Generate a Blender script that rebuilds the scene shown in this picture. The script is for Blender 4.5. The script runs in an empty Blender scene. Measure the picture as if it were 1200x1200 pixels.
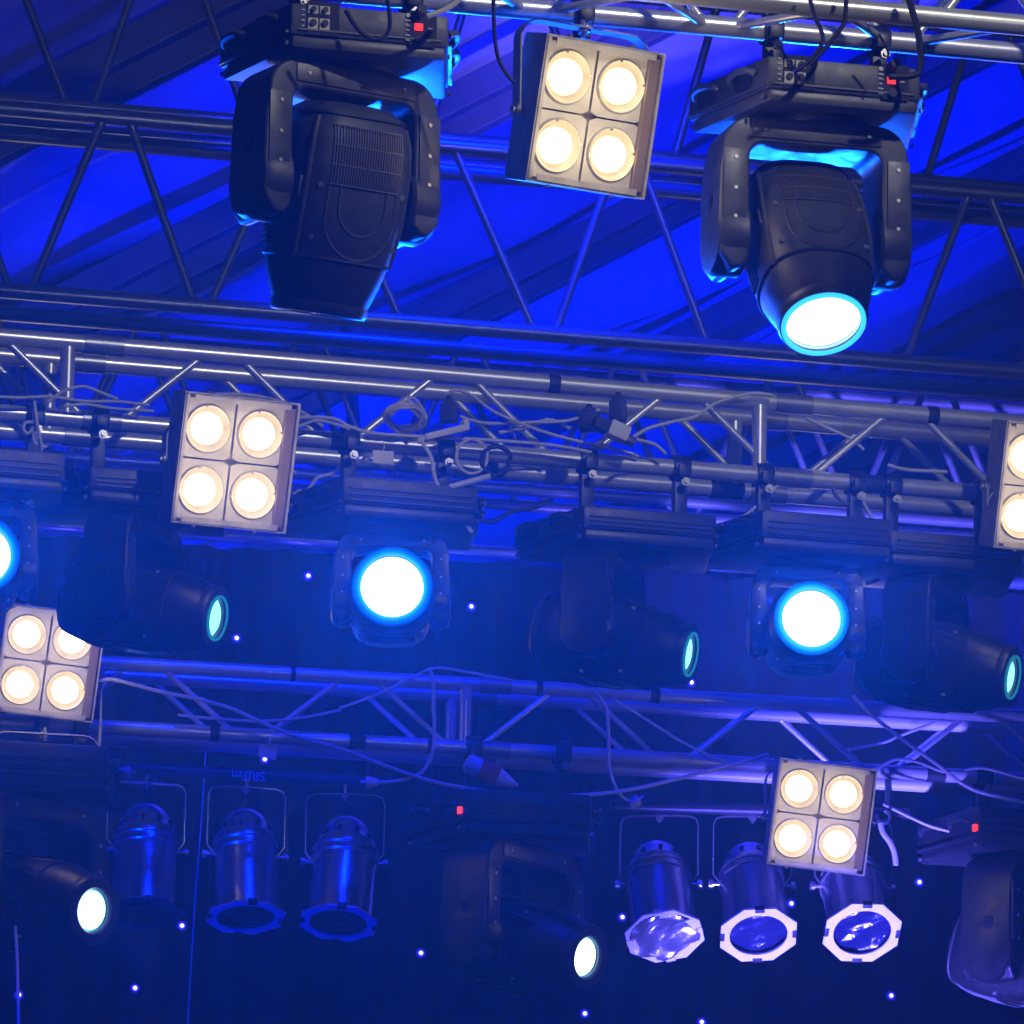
import bpy, bmesh, math, random
from mathutils import Vector, Matrix
random.seed(7)
PI = math.pi
R = math.radians
S = bpy.context.scene
COL = S.collection

# ------------------------------------------------------------------ camera
FPX = 8400.0                      # focal length in photo pixels (1200 wide)
CAM = Vector((0, 0, 1.7))
PITCH, ROLL = R(12.0), R(1.0)
F = Vector((0, math.cos(PITCH), math.sin(PITCH)))
U0 = Vector((0, -math.sin(PITCH), math.cos(PITCH)))
X0 = Vector((1, 0, 0))
RT = X0 * math.cos(ROLL) + U0 * math.sin(ROLL)
UP = U0 * math.cos(ROLL) - X0 * math.sin(ROLL)


def ray(px, py):
    return F + RT * ((px - 600) / FPX) + UP * ((600 - py) / FPX)


def P(px, py, d):
    return CAM + ray(px, py) * d


def Pz(px, py, z):
    r = ray(px, py)
    return CAM + r * ((z - CAM.z) / r.z)


def Pplane(px, py, q, n):
    r = ray(px, py)
    return CAM + r * ((q - CAM).dot(n) / r.dot(n))


cd = bpy.data.cameras.new('camera')
cam = bpy.data.objects.new('camera', cd)
COL.objects.link(cam)
m = Matrix((RT, UP, -F)).transposed().to_4x4()
m.translation = CAM
cam.matrix_world = m
cd.sensor_width = 36
cd.lens = 36 * FPX / 1200
cd.clip_start = 0.1
cd.clip_end = 500
S.camera = cam

# ------------------------------------------------------------------ materials
MATS = {}


def mat(name, col, rough=0.5, metal=0.0, noise=0.0, nscale=20.0, bump=0.0, spec=0.5, rvar=0.0):
    if name in MATS:
        return MATS[name]
    M = bpy.data.materials.new(name)
    M.use_nodes = True
    nt = M.node_tree
    b = nt.nodes['Principled BSDF']
    b.inputs['Base Color'].default_value = (*col, 1)
    b.inputs['Roughness'].default_value = rough
    b.inputs['Metallic'].default_value = metal
    b.inputs['Specular IOR Level'].default_value = spec
    if noise or bump or rvar:
        tc = nt.nodes.new('ShaderNodeTexCoord')
        nz = nt.nodes.new('ShaderNodeTexNoise')
        nz.inputs['Scale'].default_value = nscale
        nz.inputs['Detail'].default_value = 6
        nz.inputs['Roughness'].default_value = 0.65
        nt.links.new(tc.outputs['Object'], nz.inputs['Vector'])
        if noise:
            mr = nt.nodes.new('ShaderNodeMapRange')
            mr.inputs['From Min'].default_value = 0.3
            mr.inputs['From Max'].default_value = 0.7
            mr.inputs['To Min'].default_value = 1 - noise
            mr.inputs['To Max'].default_value = 1 + noise * 0.6
            nt.links.new(nz.outputs['Fac'], mr.inputs['Value'])
            mx = nt.nodes.new('ShaderNodeVectorMath')
            mx.operation = 'SCALE'
            mx.inputs[0].default_value = col
            nt.links.new(mr.outputs['Result'], mx.inputs['Scale'])
            nt.links.new(mx.outputs['Vector'], b.inputs['Base Color'])
        if rvar:
            m2 = nt.nodes.new('ShaderNodeMapRange')
            m2.inputs['From Min'].default_value = 0.3
            m2.inputs['From Max'].default_value = 0.7
            m2.inputs['To Min'].default_value = max(0.05, rough - rvar)
            m2.inputs['To Max'].default_value = min(1, rough + rvar)
            nt.links.new(nz.outputs['Fac'], m2.inputs['Value'])
            nt.links.new(m2.outputs['Result'], b.inputs['Roughness'])
        if bump:
            bp = nt.nodes.new('ShaderNodeBump')
            bp.inputs['Strength'].default_value = bump
            bp.inputs['Distance'].default_value = 0.01
            nt.links.new(nz.outputs['Fac'], bp.inputs['Height'])
            nt.links.new(bp.outputs['Normal'], b.inputs['Normal'])
    MATS[name] = M
    return M


def emit(name, col, strength, sample=False):
    M = bpy.data.materials.new(name)
    M.use_nodes = True
    nt = M.node_tree
    for n in list(nt.nodes):
        nt.nodes.remove(n)
    e = nt.nodes.new('ShaderNodeEmission')
    e.inputs['Color'].default_value = (*col, 1)
    e.inputs['Strength'].default_value = strength
    o = nt.nodes.new('ShaderNodeOutputMaterial')
    nt.links.new(e.outputs[0], o.inputs['Surface'])
    M.cycles.emission_sampling = 'FRONT' if sample else 'NONE'
    MATS[name] = M
    return M


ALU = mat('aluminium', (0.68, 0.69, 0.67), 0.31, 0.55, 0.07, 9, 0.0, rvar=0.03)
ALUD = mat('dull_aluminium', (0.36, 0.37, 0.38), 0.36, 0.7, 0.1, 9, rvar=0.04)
PLAST_LIT = mat('front_lit_plastic', (0.050, 0.054, 0.055), 0.45, 0, 0.3, 22, 0.06, rvar=0.12)  # head plastic lightened to look front-lit, nearest row only
PLAST2_LIT = mat('front_lit_plastic_trim', (0.075, 0.079, 0.080), 0.40, 0, 0.3, 18, 0.05, rvar=0.12)
PLAST_DIM = mat('shaded_plastic', (0.009, 0.0093, 0.0096), 0.42, 0, 0.2, 30, 0.05, rvar=0.08)  # same head plastic darkened to look out of the front light
PLAST2_DIM = mat('shaded_plastic_trim', (0.020, 0.021, 0.022), 0.38, 0, 0.2, 24, 0.04, rvar=0.08)
RUBBER = mat('black_rubber', (0.012, 0.012, 0.014), 0.6)
RECESS = mat('deep_black', (0.004, 0.004, 0.005), 0.7)
STEEL = mat('black_steel', (0.03, 0.03, 0.034), 0.4, 0.4)
ZINC = mat('zinc', (0.5, 0.48, 0.44), 0.35, 0.9)
SILVER = mat('silver_paint', (0.52, 0.51, 0.49), 0.45, 0.25, 0.15, 20, 0.03, rvar=0.08)
SILVERD = mat('worn_silver_paint', (0.44, 0.43, 0.42), 0.5, 0.25, 0.3, 16, 0.03, rvar=0.1)
CHROME = mat('chrome', (0.66, 0.66, 0.68), 0.22, 0.92, 0, 14, 0.3)
FRAME = mat('frame_metal', (0.72, 0.72, 0.74), 0.33, 0.35, 0.1, 30)
WHITEC = mat('white_cable', (0.62, 0.60, 0.56), 0.5, 0, 0.12, 30)
WHITEP = mat('white_plastic', (0.7, 0.68, 0.63), 0.5)
REDP = mat('red_plastic', (0.5, 0.02, 0.015), 0.5)
LABEL = mat('label_print', (0.62, 0.60, 0.48), 0.6, 0, 0.2, 90)
PRINT = mat('white_print', (0.6, 0.6, 0.6), 0.6)
FABRIC = mat('roof_membrane', (0.66, 0.66, 0.68), 0.65, 0, 0.22, 1.6, 0.25)
BEAM = mat('roof_beam_metal', (0.22, 0.22, 0.24), 0.5, 0.5, 0.2, 8)
VELVET = mat('curtain_velvet', (0.004, 0.004, 0.005), 0.95, 0, 0.3, 3)
GEL = mat('gel_film', (0.02, 0.02, 0.07), 0.10, 0.5, 0, 9, 0.9)
GLASSD = mat('dark_glass', (0.01, 0.012, 0.016), 0.08)
GROUND = mat('dark_ground', (0.05, 0.05, 0.05), 0.9, 0, 0.3, 2)
STAGE = mat('stage_board', (0.02, 0.02, 0.022), 0.6, 0, 0.3, 4)

def emit_radial(name, stops, sample=False):
    """hot centre fading to the rim, by distance from the object's own z axis (stops: radius, colour, strength)"""
    M = emit(name, (1, 1, 1), 1, sample)
    nt = M.node_tree
    e = nt.nodes['Emission']
    tc = nt.nodes.new('ShaderNodeTexCoord')
    ml = nt.nodes.new('ShaderNodeVectorMath')
    ml.operation = 'MULTIPLY'
    ml.inputs[1].default_value = (1, 1, 0)
    ln = nt.nodes.new('ShaderNodeVectorMath')
    ln.operation = 'LENGTH'
    dv = nt.nodes.new('ShaderNodeMath')
    dv.operation = 'DIVIDE'
    rmax = stops[-1][0]
    dv.inputs[1].default_value = rmax
    cr = nt.nodes.new('ShaderNodeValToRGB')
    top = max(x[2] for x in stops)
    el = cr.color_ramp.elements
    while len(el) < len(stops):
        el.new(0.5)
    for i, (r, c, st) in enumerate(stops):
        el[i].position = r / rmax
        el[i].color = (c[0] * st / top, c[1] * st / top, c[2] * st / top, 1)
    nt.links.new(tc.outputs['Object'], ml.inputs[0])
    nt.links.new(ml.outputs['Vector'], ln.inputs[0])
    nt.links.new(ln.outputs['Value'], dv.inputs[0])
    nt.links.new(dv.outputs['Value'], cr.inputs['Fac'])
    nt.links.new(cr.outputs['Color'], e.inputs['Color'])
    e.inputs['Strength'].default_value = top
    return M


L_LIT = emit_radial('lit_lens', [(0, (.6, .85, 1), 26), (.085, (.5, .8, 1), 16), (.106, (.3, .62, 1), 8), (.116, (.05, .35, 1), 2.5)])
L_WHITE = emit_radial('white_lens', [(0, (.75, .95, 1), 14), (.044, (.6, .9, 1), 8), (.054, (.1, .6, 1), 2.5), (.06, (.0, .3, 1), .8)])
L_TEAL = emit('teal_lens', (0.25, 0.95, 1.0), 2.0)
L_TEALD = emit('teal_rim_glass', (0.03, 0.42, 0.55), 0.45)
L_BULB = emit_radial('lit_bulb', [(0, (1, .8, .5), 20), (.030, (1, .74, .36), 11), (.038, (1, .74, .34), 5), (.042, (1, .66, .24), 1.6)], True)
L_STAR = emit_radial('star_led_halo', [(0, (.8, .75, 1), 9), (.005, (.5, .42, 1), 3), (.009, (.06, .04, 1), 1.3), (.014, (.01, .01, 1), .5), (.020, (0, 0, 1), .12)])  # LED core; the outer blue stops paint its halo
L_RIM = emit_radial('rim_glass_bloom', [(0, (.05, .45, 1), 2.4), (.090, (.04, .42, 1), 2.2), (.112, (.02, .36, 1), 1.8), (.125, (0, .22, 1), 1.0), (.143, (0, .06, 1), .3)])  # emissive ring paints bloom round lit lenses; rim glass on the nearest head
L_RED = emit('red_led', (1.0, 0.03, 0.02), 2.2)


# ------------------------------------------------------------------ mesh builder
class MB:
    def __init__(self):
        self.v = []
        self.f = []

    def add(self, vs, fs, M=None):
        o = len(self.v)
        for p in vs:
            p = Vector(p)
            if M is not None:
                p = M @ p
            self.v.append(p)
        for f in fs:
            self.f.append([i + o for i in f])
        return self

    def box(self, c, s, M=None):
        x, y, z = c
        a, b, h = s[0] / 2, s[1] / 2, s[2] / 2
        vs = [(x - a, y - b, z - h), (x + a, y - b, z - h), (x + a, y + b, z - h), (x - a, y + b, z - h),
              (x - a, y - b, z + h), (x + a, y - b, z + h), (x + a, y + b, z + h), (x - a, y + b, z + h)]
        fs = [(3, 2, 1, 0), (4, 5, 6, 7), (0, 1, 5, 4), (1, 2, 6, 5), (2, 3, 7, 6), (3, 0, 4, 7)]
        return self.add(vs, fs, M)

    def prism(self, pts, lo, hi, axis='z', M=None):
        """pts: 2D outline, counter-clockwise seen from +axis."""
        n = len(pts)

        def mk(p, t):
            if axis == 'z':
                return (p[0], p[1], t)
            if axis == 'y':
                return (p[0], t, p[1])
            return (t, p[0], p[1])
        vs = [mk(p, lo) for p in pts] + [mk(p, hi) for p in pts]
        fs = [list(range(n))[::-1], list(range(n, 2 * n))]
        for i in range(n):
            j = (i + 1) % n
            fs.append((i, j, j + n, i + n))
        return self.add(vs, fs, M)

    def cyl(self, p0, p1, r0, r1=None, n=16, cap=True):
        p0, p1 = Vector(p0), Vector(p1)
        r1 = r0 if r1 is None else r1
        d = (p1 - p0).normalized()
        a = d.orthogonal().normalized()
        b = d.cross(a)
        vs, fs = [], []
        for p, r in ((p0, r0), (p1, r1)):
            for i in range(n):
                t = 2 * PI * i / n
                vs.append(p + a * (r * math.cos(t)) + b * (r * math.sin(t)))
        for i in range(n):
            j = (i + 1) % n
            fs.append((i, j, j + n, i + n))
        if cap:
            fs.append(list(range(n))[::-1])
            fs.append(list(range(n, 2 * n)))
        return self.add(vs, fs)

    def tube(self, pts, r, n=8, closed=False, cap=True):
        pts = [Vector(p) for p in pts]
        k = len(pts)
        vs, fs = [], []
        a = None
        for i in range(k):
            if closed:
                t = pts[(i + 1) % k] - pts[i - 1]
            else:
                t = pts[min(i + 1, k - 1)] - pts[max(i - 1, 0)]
            t.normalize()
            if a is None:
                a = t.orthogonal().normalized()
            a = (a - t * a.dot(t))
            a = a.normalized() if a.length > 1e-6 else t.orthogonal().normalized()
            b = t.cross(a)
            for j in range(n):
                th = 2 * PI * j / n
                vs.append(pts[i] + a * (r * math.cos(th)) + b * (r * math.sin(th)))
        for i in range(k if closed else k - 1):
            i2 = (i + 1) % k
            for j in range(n):
                j2 = (j + 1) % n
                fs.append((i * n + j, i * n + j2, i2 * n + j2, i2 * n + j))
        if cap and not closed:
            fs.append(list(range(n))[::-1])
            fs.append(list(range((k - 1) * n, k * n)))
        return self.add(vs, fs)

    def lathe(self, prof, n=32, M=None, capa=True, capb=True):
        """prof: list of (radius, t) along +z."""
        vs, fs = [], []
        for r, t in prof:
            for i in range(n):
                th = 2 * PI * i / n
                vs.append((r * math.cos(th), r * math.sin(th), t))
        k = len(prof)
        for q in range(k - 1):
            for i in range(n):
                j = (i + 1) % n
                fs.append((q * n + i, q * n + j, (q + 1) * n + j, (q + 1) * n + i))
        if capa:
            fs.append(list(range(n))[::-1])
        if capb:
            fs.append(list(range((k - 1) * n, k * n)))
        return self.add(vs, fs, M)

    def build(self, name, material, parent=None, smooth=35, bevel=0.0, seg=2, loc=None, rot=None):
        me = bpy.data.meshes.new(name)
        bm = bmesh.new()
        bv = [bm.verts.new(p) for p in self.v]
        for f in self.f:
            try:
                bm.faces.new([bv[i] for i in f])
            except ValueError:
                pass
        bmesh.ops.recalc_face_normals(bm, faces=bm.faces)
        if bevel:
            es = [e for e in bm.edges if len(e.link_faces) == 2 and e.calc_face_angle(0) > R(28)]
            bmesh.ops.bevel(bm, geom=es, offset=bevel, segments=seg, profile=0.6, affect='EDGES', clamp_overlap=True)
        bm.to_mesh(me)
        bm.free()
        if smooth:
            me.polygons.foreach_set('use_smooth', [True] * len(me.polygons))
            me.set_sharp_from_angle(angle=R(smooth))
        me.materials.append(material)
        o = bpy.data.objects.new(name, me)
        COL.objects.link(o)
        if parent is not None:
            o.parent = parent
        if loc is not None:
            o.location = loc
        if rot is not None:
            o.rotation_euler = rot
        return o


def build_each(q, name, material, parent=None, **kw):
    """one object for every separate piece of the mesh builder"""
    par = list(range(len(q.v)))

    def find(i):
        while par[i] != i:
            par[i] = par[par[i]]
            i = par[i]
        return i
    for f in q.f:
        for i in f[1:]:
            par[find(i)] = find(f[0])
    groups = {}
    for f in q.f:
        groups.setdefault(find(f[0]), []).append(f)
    out = []
    for fs in groups.values():
        ids = sorted({i for f in fs for i in f})
        mp = {i: k for k, i in enumerate(ids)}
        c = MB()
        c.v = [q.v[i] for i in ids]
        c.f = [[mp[i] for i in f] for f in fs]
        out.append(c.build(name, material, parent, **kw))
    return out


def tag(o, label, cat, group=None, kind=None):
    if label:
        o['label'] = label
    if cat:
        o['category'] = cat
    if group:
        o['group'] = group
    if kind:
        o['kind'] = kind
    return o


def empty(name, loc=(0, 0, 0), rot=(0, 0, 0), parent=None, scale=None):
    o = bpy.data.objects.new(name, None)
    COL.objects.link(o)
    o.empty_display_size = 0.1
    o.location = loc
    o.rotation_euler = rot
    if scale:
        o.scale = (scale,) * 3
    if parent is not None:
        o.parent = parent
    return o


def spline(pts, sub=6):
    pts = [Vector(p) for p in pts]
    out = []
    for i in range(len(pts) - 1):
        p0 = pts[max(i - 1, 0)]
        p1, p2 = pts[i], pts[i + 1]
        p3 = pts[min(i + 2, len(pts) - 1)]
        for k in range(sub):
            t = k / sub
            out.append(0.5 * ((2 * p1) + (p2 - p0) * t + (2 * p0 - 5 * p1 + 4 * p2 - p3) * t * t
                              + (3 * p1 - p0 - 3 * p2 + p3) * t ** 3))
    out.append(pts[-1])
    return out


def lamp(name, kind, loc, energy, col, parent=None, rot=None, target=None, size=0.05, spot=None, blend=0.5):
    ld = bpy.data.lights.new(name, kind)
    ld.energy = energy
    ld.color = col
    if kind in ('POINT', 'SPOT'):
        ld.shadow_soft_size = size
    if kind == 'SPOT':
        ld.spot_size = spot
        ld.spot_blend = blend
    o = bpy.data.objects.new(name, ld)
    COL.objects.link(o)
    o.location = loc
    if target is not None:
        d = Vector(target) - Vector(loc)
        o.rotation_euler = d.to_track_quat('-Z', 'Y').to_euler()
    if rot is not None:
        o.rotation_euler = rot
    if parent is not None:
        o.parent = parent
    return o


# ------------------------------------------------------------------ setting
def struct(o):
    o['kind'] = 'structure'
    return o


mb = MB()
mb.box((0, 30, -0.25), (400, 400, 0.5))
struct(mb.build('ground', GROUND, smooth=0))
mb = MB()
mb.box((0, 24, 0.55), (16, 15, 1.09))
struct(mb.build('stage_floor', STAGE, smooth=0))


# ------------------------------------------------------------------ trusses
class Line:
    """a straight horizontal chord seen on the photo as y = y0 + k x, at depth d where x = xd"""

    def __init__(s, y0, k, xd, d):
        s.y0, s.k = y0, k
        A = P(xd, y0 + k * xd, d)
        s.z = A.z
        s.a = Pz(0, y0, s.z)
        b = Pz(1200, y0 + 1200 * k, s.z)
        s.d = (b - s.a).normalized()
        s.back = Vector((-s.d.y, s.d.x, 0))
        s.yaw = math.atan2(s.d.y, s.d.x)

    def at(s, px):
        """point on the line seen at photo column px"""
        r = ray(px, s.y0 + s.k * px)
        n = s.back
        return CAM + r * ((s.a - CAM).dot(n) / r.dot(n))

    def t(s, px):
        return (s.at(px) - s.a).dot(s.d)


def truss(line, off, h, w, rc, rb, name, label, ext, nodes=None, segs=None, matc=None, back=True, flat=True, couple=(), tapes=()):
    """box truss whose lower front chord is the line shifted by off=(back,up); nodes: (t of one top node, pitch)"""
    root = empty(name, line.at(600) + line.back * off[0] + Vector((0, 0, off[1])))
    tag(root, label, 'truss', 'aluminium lighting trusses across the stage')
    o0 = line.a + line.back * off[0] + Vector((0, 0, off[1]))
    base = root.location.copy()
    matc = matc or ALU

    def q(t, b, u):
        return o0 + line.d * t + line.back * (b * w) + Vector((0, 0, u * h)) - base
    t0, t1 = ext
    for b, u in ((0, 0), (1, 0), (0, 1), (1, 1)):
        c = MB()
        c.cyl(q(t0, b, u), q(t1, b, u), rc, n=20)
        c.build('chord', matc, root)
    for tc in couple:
        for b, u in ((0, 0), (1, 0), (0, 1), (1, 1)):
            c = MB()
            c.cyl(q(tc - 0.05, b, u), q(tc + 0.05, b, u), rc * 1.14, n=20)
            c.cyl(q(tc - 0.004, b, u), q(tc + 0.004, b, u), rc * 1.2, n=20)
            c.build('coupling_sleeve', ALUD, root)
        for b in (0, 1):
            c = MB()
            A, B = q(tc - 0.09, b, 0), q(tc - 0.09, b, 1)
            c.cyl(A, B, rc * 0.85, n=14)
            c.build('upright', matc, root)

    for tp, b, u, ln in tapes:
        c = MB()
        c.cyl(q(tp, b, u), q(tp + ln, b, u), rc * 1.07, n=20)
        c.build('tape_band', RUBBER, root)

    def brace(p, r):
        c = MB()
        c.cyl(p[0], p[1], rb, n=12)
        # weld beads at both ends
        dd = (p[1] - p[0]).normalized()
        c.cyl(p[0], p[0] + dd * (rc * 1.35), rb * 1.35, rb, n=12)
        c.cyl(p[1] - dd * (rc * 1.35), p[1], rb, rb * 1.35, n=12)
        c.build('brace', matc, root)
    if segs:
        for ta, tb in segs:
            brace((q(ta, 0, 1), q(tb, 0, 0)), rb)
            if back:
                brace((q(ta + 0.13, 1, 1), q(tb + 0.13, 1, 0)), rb)
    if nodes:
        tn, pitch = nodes
        g = pitch * 0.07
        k0 = int((t0 - tn) / pitch) - 1
        k1 = int((t1 - tn) / pitch) + 1
        for k in range(k0, k1 + 1):
            t = tn + k * pitch
            for b in ((0, 1) if back else (0,)):
                tt = t + (0 if b == 0 else 0.0)
                for sg in (-1, 1):
                    ta, tb = tt + sg * g, tt + sg * (pitch / 2 - g)
                    if min(ta, tb) > t0 and max(ta, tb) < t1:
                        brace((q(ta, b, 1), q(tb, b, 0)), rb)
            if flat:
                for u in (0, 1):
                    ta, tb = t, t + pitch / 2
                    if ta > t0 and tb + pitch / 2 < t1:
                        brace((q(ta, 0, u), q(tb - g, 1, u)), rb * 0.9)
                        brace((q(tb + g, 1, u), q(tb + pitch / 2, 0, u)), rb * 0.9)
    return root


ROW1 = Line(-45, 0.0900, 900, 16.0)      # lower back chord, the lamps hang from it
ROW2 = Line(484, 0.0818, 500, 18.2)      # lower front chord
ROW3 = Line(845, 0.0570, 600, 21.9)
ROOFL = Line(340, 0.0800, 600, 20.6)
UPL = Line(118, 0.0870, 600, 21.6)
BACKL = Line(530, 0.0720, 600, 23.6)

sc1, sc2, sc3 = FPX / 16.0, FPX / 18.2, FPX / 21.9
truss(ROW1, (-0.22, 0), 0.2, 0.22, 0.024, 0.010, 'lighting_truss',
      'bright silver truss across the top right, nearest of the trusses', (ROW1.t(400), ROW1.t(1500)),
      (ROW1.t(735), 0.42))
truss(ROW2, (0, 0), 0.195, 0.2, 0.0228, 0.0098, 'lighting_truss',
      'silver truss across the middle carrying white cable coils and bright blue beams', (ROW2.t(-250), ROW2.t(1450)),
      (ROW2.t(258), 0.61), couple=(ROW2.t(118), ROW2.t(118) + 1.83, ROW2.t(118) + 3.3), flat=False,
      tapes=[(ROW2.t(x), b, u, ln) for x, b, u, ln in ((38, 0, 0, .02), (386, 0, 0, .05), (640, 0, 1, .03), (1005, 0, 0, .10), (330, 1, 0, .06), (860, 1, 0, .09), (1085, 0, 1, .03), (590, 1, 0, .04))])
truss(ROW3, (0, 0), 0.197, 0.2, 0.0222, 0.0092, 'lighting_truss',
      'lowest blue-lit truss above the chrome spotlight cans', (ROW3.t(-250), ROW3.t(1450)),
      (ROW3.t(168), 0.66), couple=(ROW3.t(578),), flat=False,
      tapes=[(ROW3.t(x), b, u, ln) for x, b, u, ln in ((338, 0, 1, .015), (408, 0, 0, .05), (626, 0, 1, .02), (500, 0, 0, .02), (245, 0, 0, .03), (1085, 0, 0, .06), (760, 0, 1, .03))])
segs = [(-80, 12), (115, 35), (145, 228), (528, 627), (718, 650), (748, 830), (1135, 1060), (1158, 1245), (330, 245), (372, 470)]
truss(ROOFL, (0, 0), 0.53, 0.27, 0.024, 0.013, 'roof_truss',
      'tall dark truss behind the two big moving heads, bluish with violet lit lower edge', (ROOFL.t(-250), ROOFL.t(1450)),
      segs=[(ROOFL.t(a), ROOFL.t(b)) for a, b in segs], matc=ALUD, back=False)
segs = [(8, 78), (178, 108), (228, 290), (1150, 1085), (1190, 1265), (560, 500), (640, 700), (850, 790), (905, 965)]
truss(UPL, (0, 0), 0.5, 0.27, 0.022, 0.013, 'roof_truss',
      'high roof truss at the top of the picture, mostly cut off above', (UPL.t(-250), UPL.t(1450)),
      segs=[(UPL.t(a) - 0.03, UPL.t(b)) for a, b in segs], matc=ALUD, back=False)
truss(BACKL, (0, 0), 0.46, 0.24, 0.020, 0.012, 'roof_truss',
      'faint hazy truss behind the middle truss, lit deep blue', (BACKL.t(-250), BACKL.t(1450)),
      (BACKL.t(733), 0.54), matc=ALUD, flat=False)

# ------------------------------------------------------------------ tent roof
TAN = math.tan(R(29))
RZ = 9.0


def roofz(x, y):
    return RZ + 0.16 + x * TAN + 0.05 * math.sin(y * 2.1 + x * 0.6) + 0.035 * math.sin(y * 5.3 - x * 2.0 + 1.0) \
        + 0.03 * math.sin(x * 4.1 + y * 0.8) + 0.012 * math.sin(y * 13 + 2.2 * math.sin(x * 1.3)) * (0.6 + 0.4 * math.sin(x * 2.3 + y))


tent = empty('tent_roof', (0, 27, RZ))
tag(tent, 'blue lit tent roof with sloping dark rafters behind all the trusses', 'tent roof')
mb = MB()
nx, ny = 110, 420
X_0, X_1, Y_0, Y_1 = -6.0, 7.0, 12.0, 40.0
for j in range(ny + 1):
    for i in range(nx + 1):
        x = X_0 + (X_1 - X_0) * i / nx
        y = Y_0 + (Y_1 - Y_0) * j / ny
        mb.v.append(Vector((x, y - 27, roofz(x, y) - RZ)))
for j in range(ny):
    for i in range(nx):
        a = j * (nx + 1) + i
        mb.f.append([a, a + 1, a + nx + 2, a + nx + 1])
mb.build('membrane', FABRIC, tent, smooth=60)
for ys in (20.2, 21.7, 24.6, 25.4, 27.6, 30.6, 34.1):
    q = MB()
    q.tube([(x_ / 10, ys - 27, roofz(x_ / 10, ys) - RZ - 0.012) for x_ in range(-55, 66, 2)], 0.014, 6)
    q.build('seam', FABRIC, tent)
mb = MB()
mb.box((0.5, 40.2 - 27, 0), (14, 0.12, 12))
mb.build('gable_wall', FABRIC, tent)


def beam(a, b, w, h, name, mt, parent):
    a, b = Vector(a), Vector(b)
    d = (b - a).normalized()
    s = d.cross(Vector((0, 1, 0))).normalized() if abs(d.y) < 0.9 else d.cross(Vector((0, 0, 1))).normalized()
    y = s.cross(d)
    q = MB()
    vs = []
    for p in (a, b):
        for i, j in ((-1, -1), (1, -1), (1, 1), (-1, 1)):
            vs.append(p + y * (w / 2 * i) + s * (h / 2 * j))
    q.add(vs, [(3, 2, 1, 0), (4, 5, 6, 7), (0, 1, 5, 4), (1, 2, 6, 5), (2, 3, 7, 6), (3, 0, 4, 7)])
    return q.build(name, mt, parent, smooth=0, bevel=0.006)


for yk in (23.2, 26.0, 29.2, 32.1, 36.2):
    xa, xb = -5.5, 6.5
    for dy, dz in ((0, -0.06), (0.35, -0.08)):
        beam((xa, yk + dy - 27, xa * TAN + dz), (xb, yk + dy - 27, xb * TAN + dz), 0.09, 0.11, 'rafter', BEAM, tent)
for xk in (-3.2, -0.7, 1.6, 3.6):
    q = MB()
    q.cyl((xk, -13, xk * TAN - 0.02), (xk, 13, xk * TAN - 0.02), 0.03, n=12)
    q.build('purlin', BEAM, tent)

# ------------------------------------------------------------------ backdrop curtain with star lights
CURL = Line(612, 0.060, 600, 25.4)
cn = CURL.back
root = empty('backdrop_curtain', CURL.at(600))
tag(root, 'dark backdrop curtain dotted with tiny blue-white star lights', 'curtain')
base = root.location.copy()
q = MB()
q.cyl(CURL.at(-300) - base, CURL.at(1500) - base, 0.022, n=14)
q.build('curtain_pipe', ALUD, root)
q = MB()
t0, t1 = CURL.t(-300), CURL.t(1500)
N = 360
H = CURL.z - 1.1
for j in range(9):
    for i in range(N + 1):
        t = t0 + (t1 - t0) * i / N
        amp = 0.02 + 0.03 * j / 8
        off = amp * math.sin(t * 17 + 0.7 * math.sin(t * 3.1)) + 0.02 * math.sin(t * 41)
        p = CURL.a + CURL.d * t + cn * (off + 0.05) + Vector((0, 0, -0.03 - H * j / 8))
        q.v.append(p - base)
for j in range(8):
    for i in range(N):
        a = j * (N + 1) + i
        q.f.append([a, a + 1, a + N + 2, a + N + 1])
q.build('cloth', VELVET, root, smooth=80)
STARS = [(85, 665), (361, 675), (552, 711), (277, 748), (810, 800), (310, 890), (117, 945), (213, 1085), (158, 1158),
         (22, 1166), (493, 1117), (729, 1075), (685, 1188), (822, 1198), (1077, 1034), (1182, 1056), (1044, 1167),
         (927, 1059), (790, 908)]
for sx, sy in STARS:
    p = Pplane(sx, sy, base - cn * 0.06, cn)
    q = MB()
    q.lathe([(0.0005, 0.010), (0.006, 0.0085), (0.010, 0.0045), (0.0145, 0.002), (0.020, 0.0)], 12)
    o = q.build('star_light', L_STAR, root, loc=p - base)
    o.rotation_euler = (-cn).to_track_quat('Z', 'Y').to_euler()
    lamp('star_glow', 'POINT', p - base - cn * 0.018, 0.9, (0.05, 0.04, 1.0), parent=root, size=0.01)


# ------------------------------------------------------------------ moving head
SEC = [(.205, .060, .050, 2.6), (.200, .095, .080, 3.0), (.180, .122, .108, 3.2), (.12, .138, .126, 3.4),
       (.05, .143, .133, 3.4), (-.06, .144, .134, 3.3), (-.14, .139, .130, 3.0), (-.195, .129, .124, 2.6),
       (-.232, .117, .116, 2.2), (-.262, .106, .106, 2.0)]


SEC0 = list(SEC)


def set_nose(nose):
    SEC.clear()
    for y, w, h, e in SEC0:
        if y < -0.03:
            t = min(1.0, (-0.03 - y) / 0.232)
            k = nose / 0.106
            k = 1 + (k - 1) * (t ** 1.15)
            e = e + (2.0 - e) * t
            w, h = w * k, h * k
        SEC.append((y, w, h, e))


def sec_at(y):
    for a, b in zip(SEC, SEC[1:]):
        if a[0] >= y >= b[0]:
            t = (a[0] - y) / (a[0] - b[0])
            return [a[i] + (b[i] - a[i]) * t for i in range(4)]
    return list(SEC[0] if y > SEC[0][0] else SEC[-1])


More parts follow.
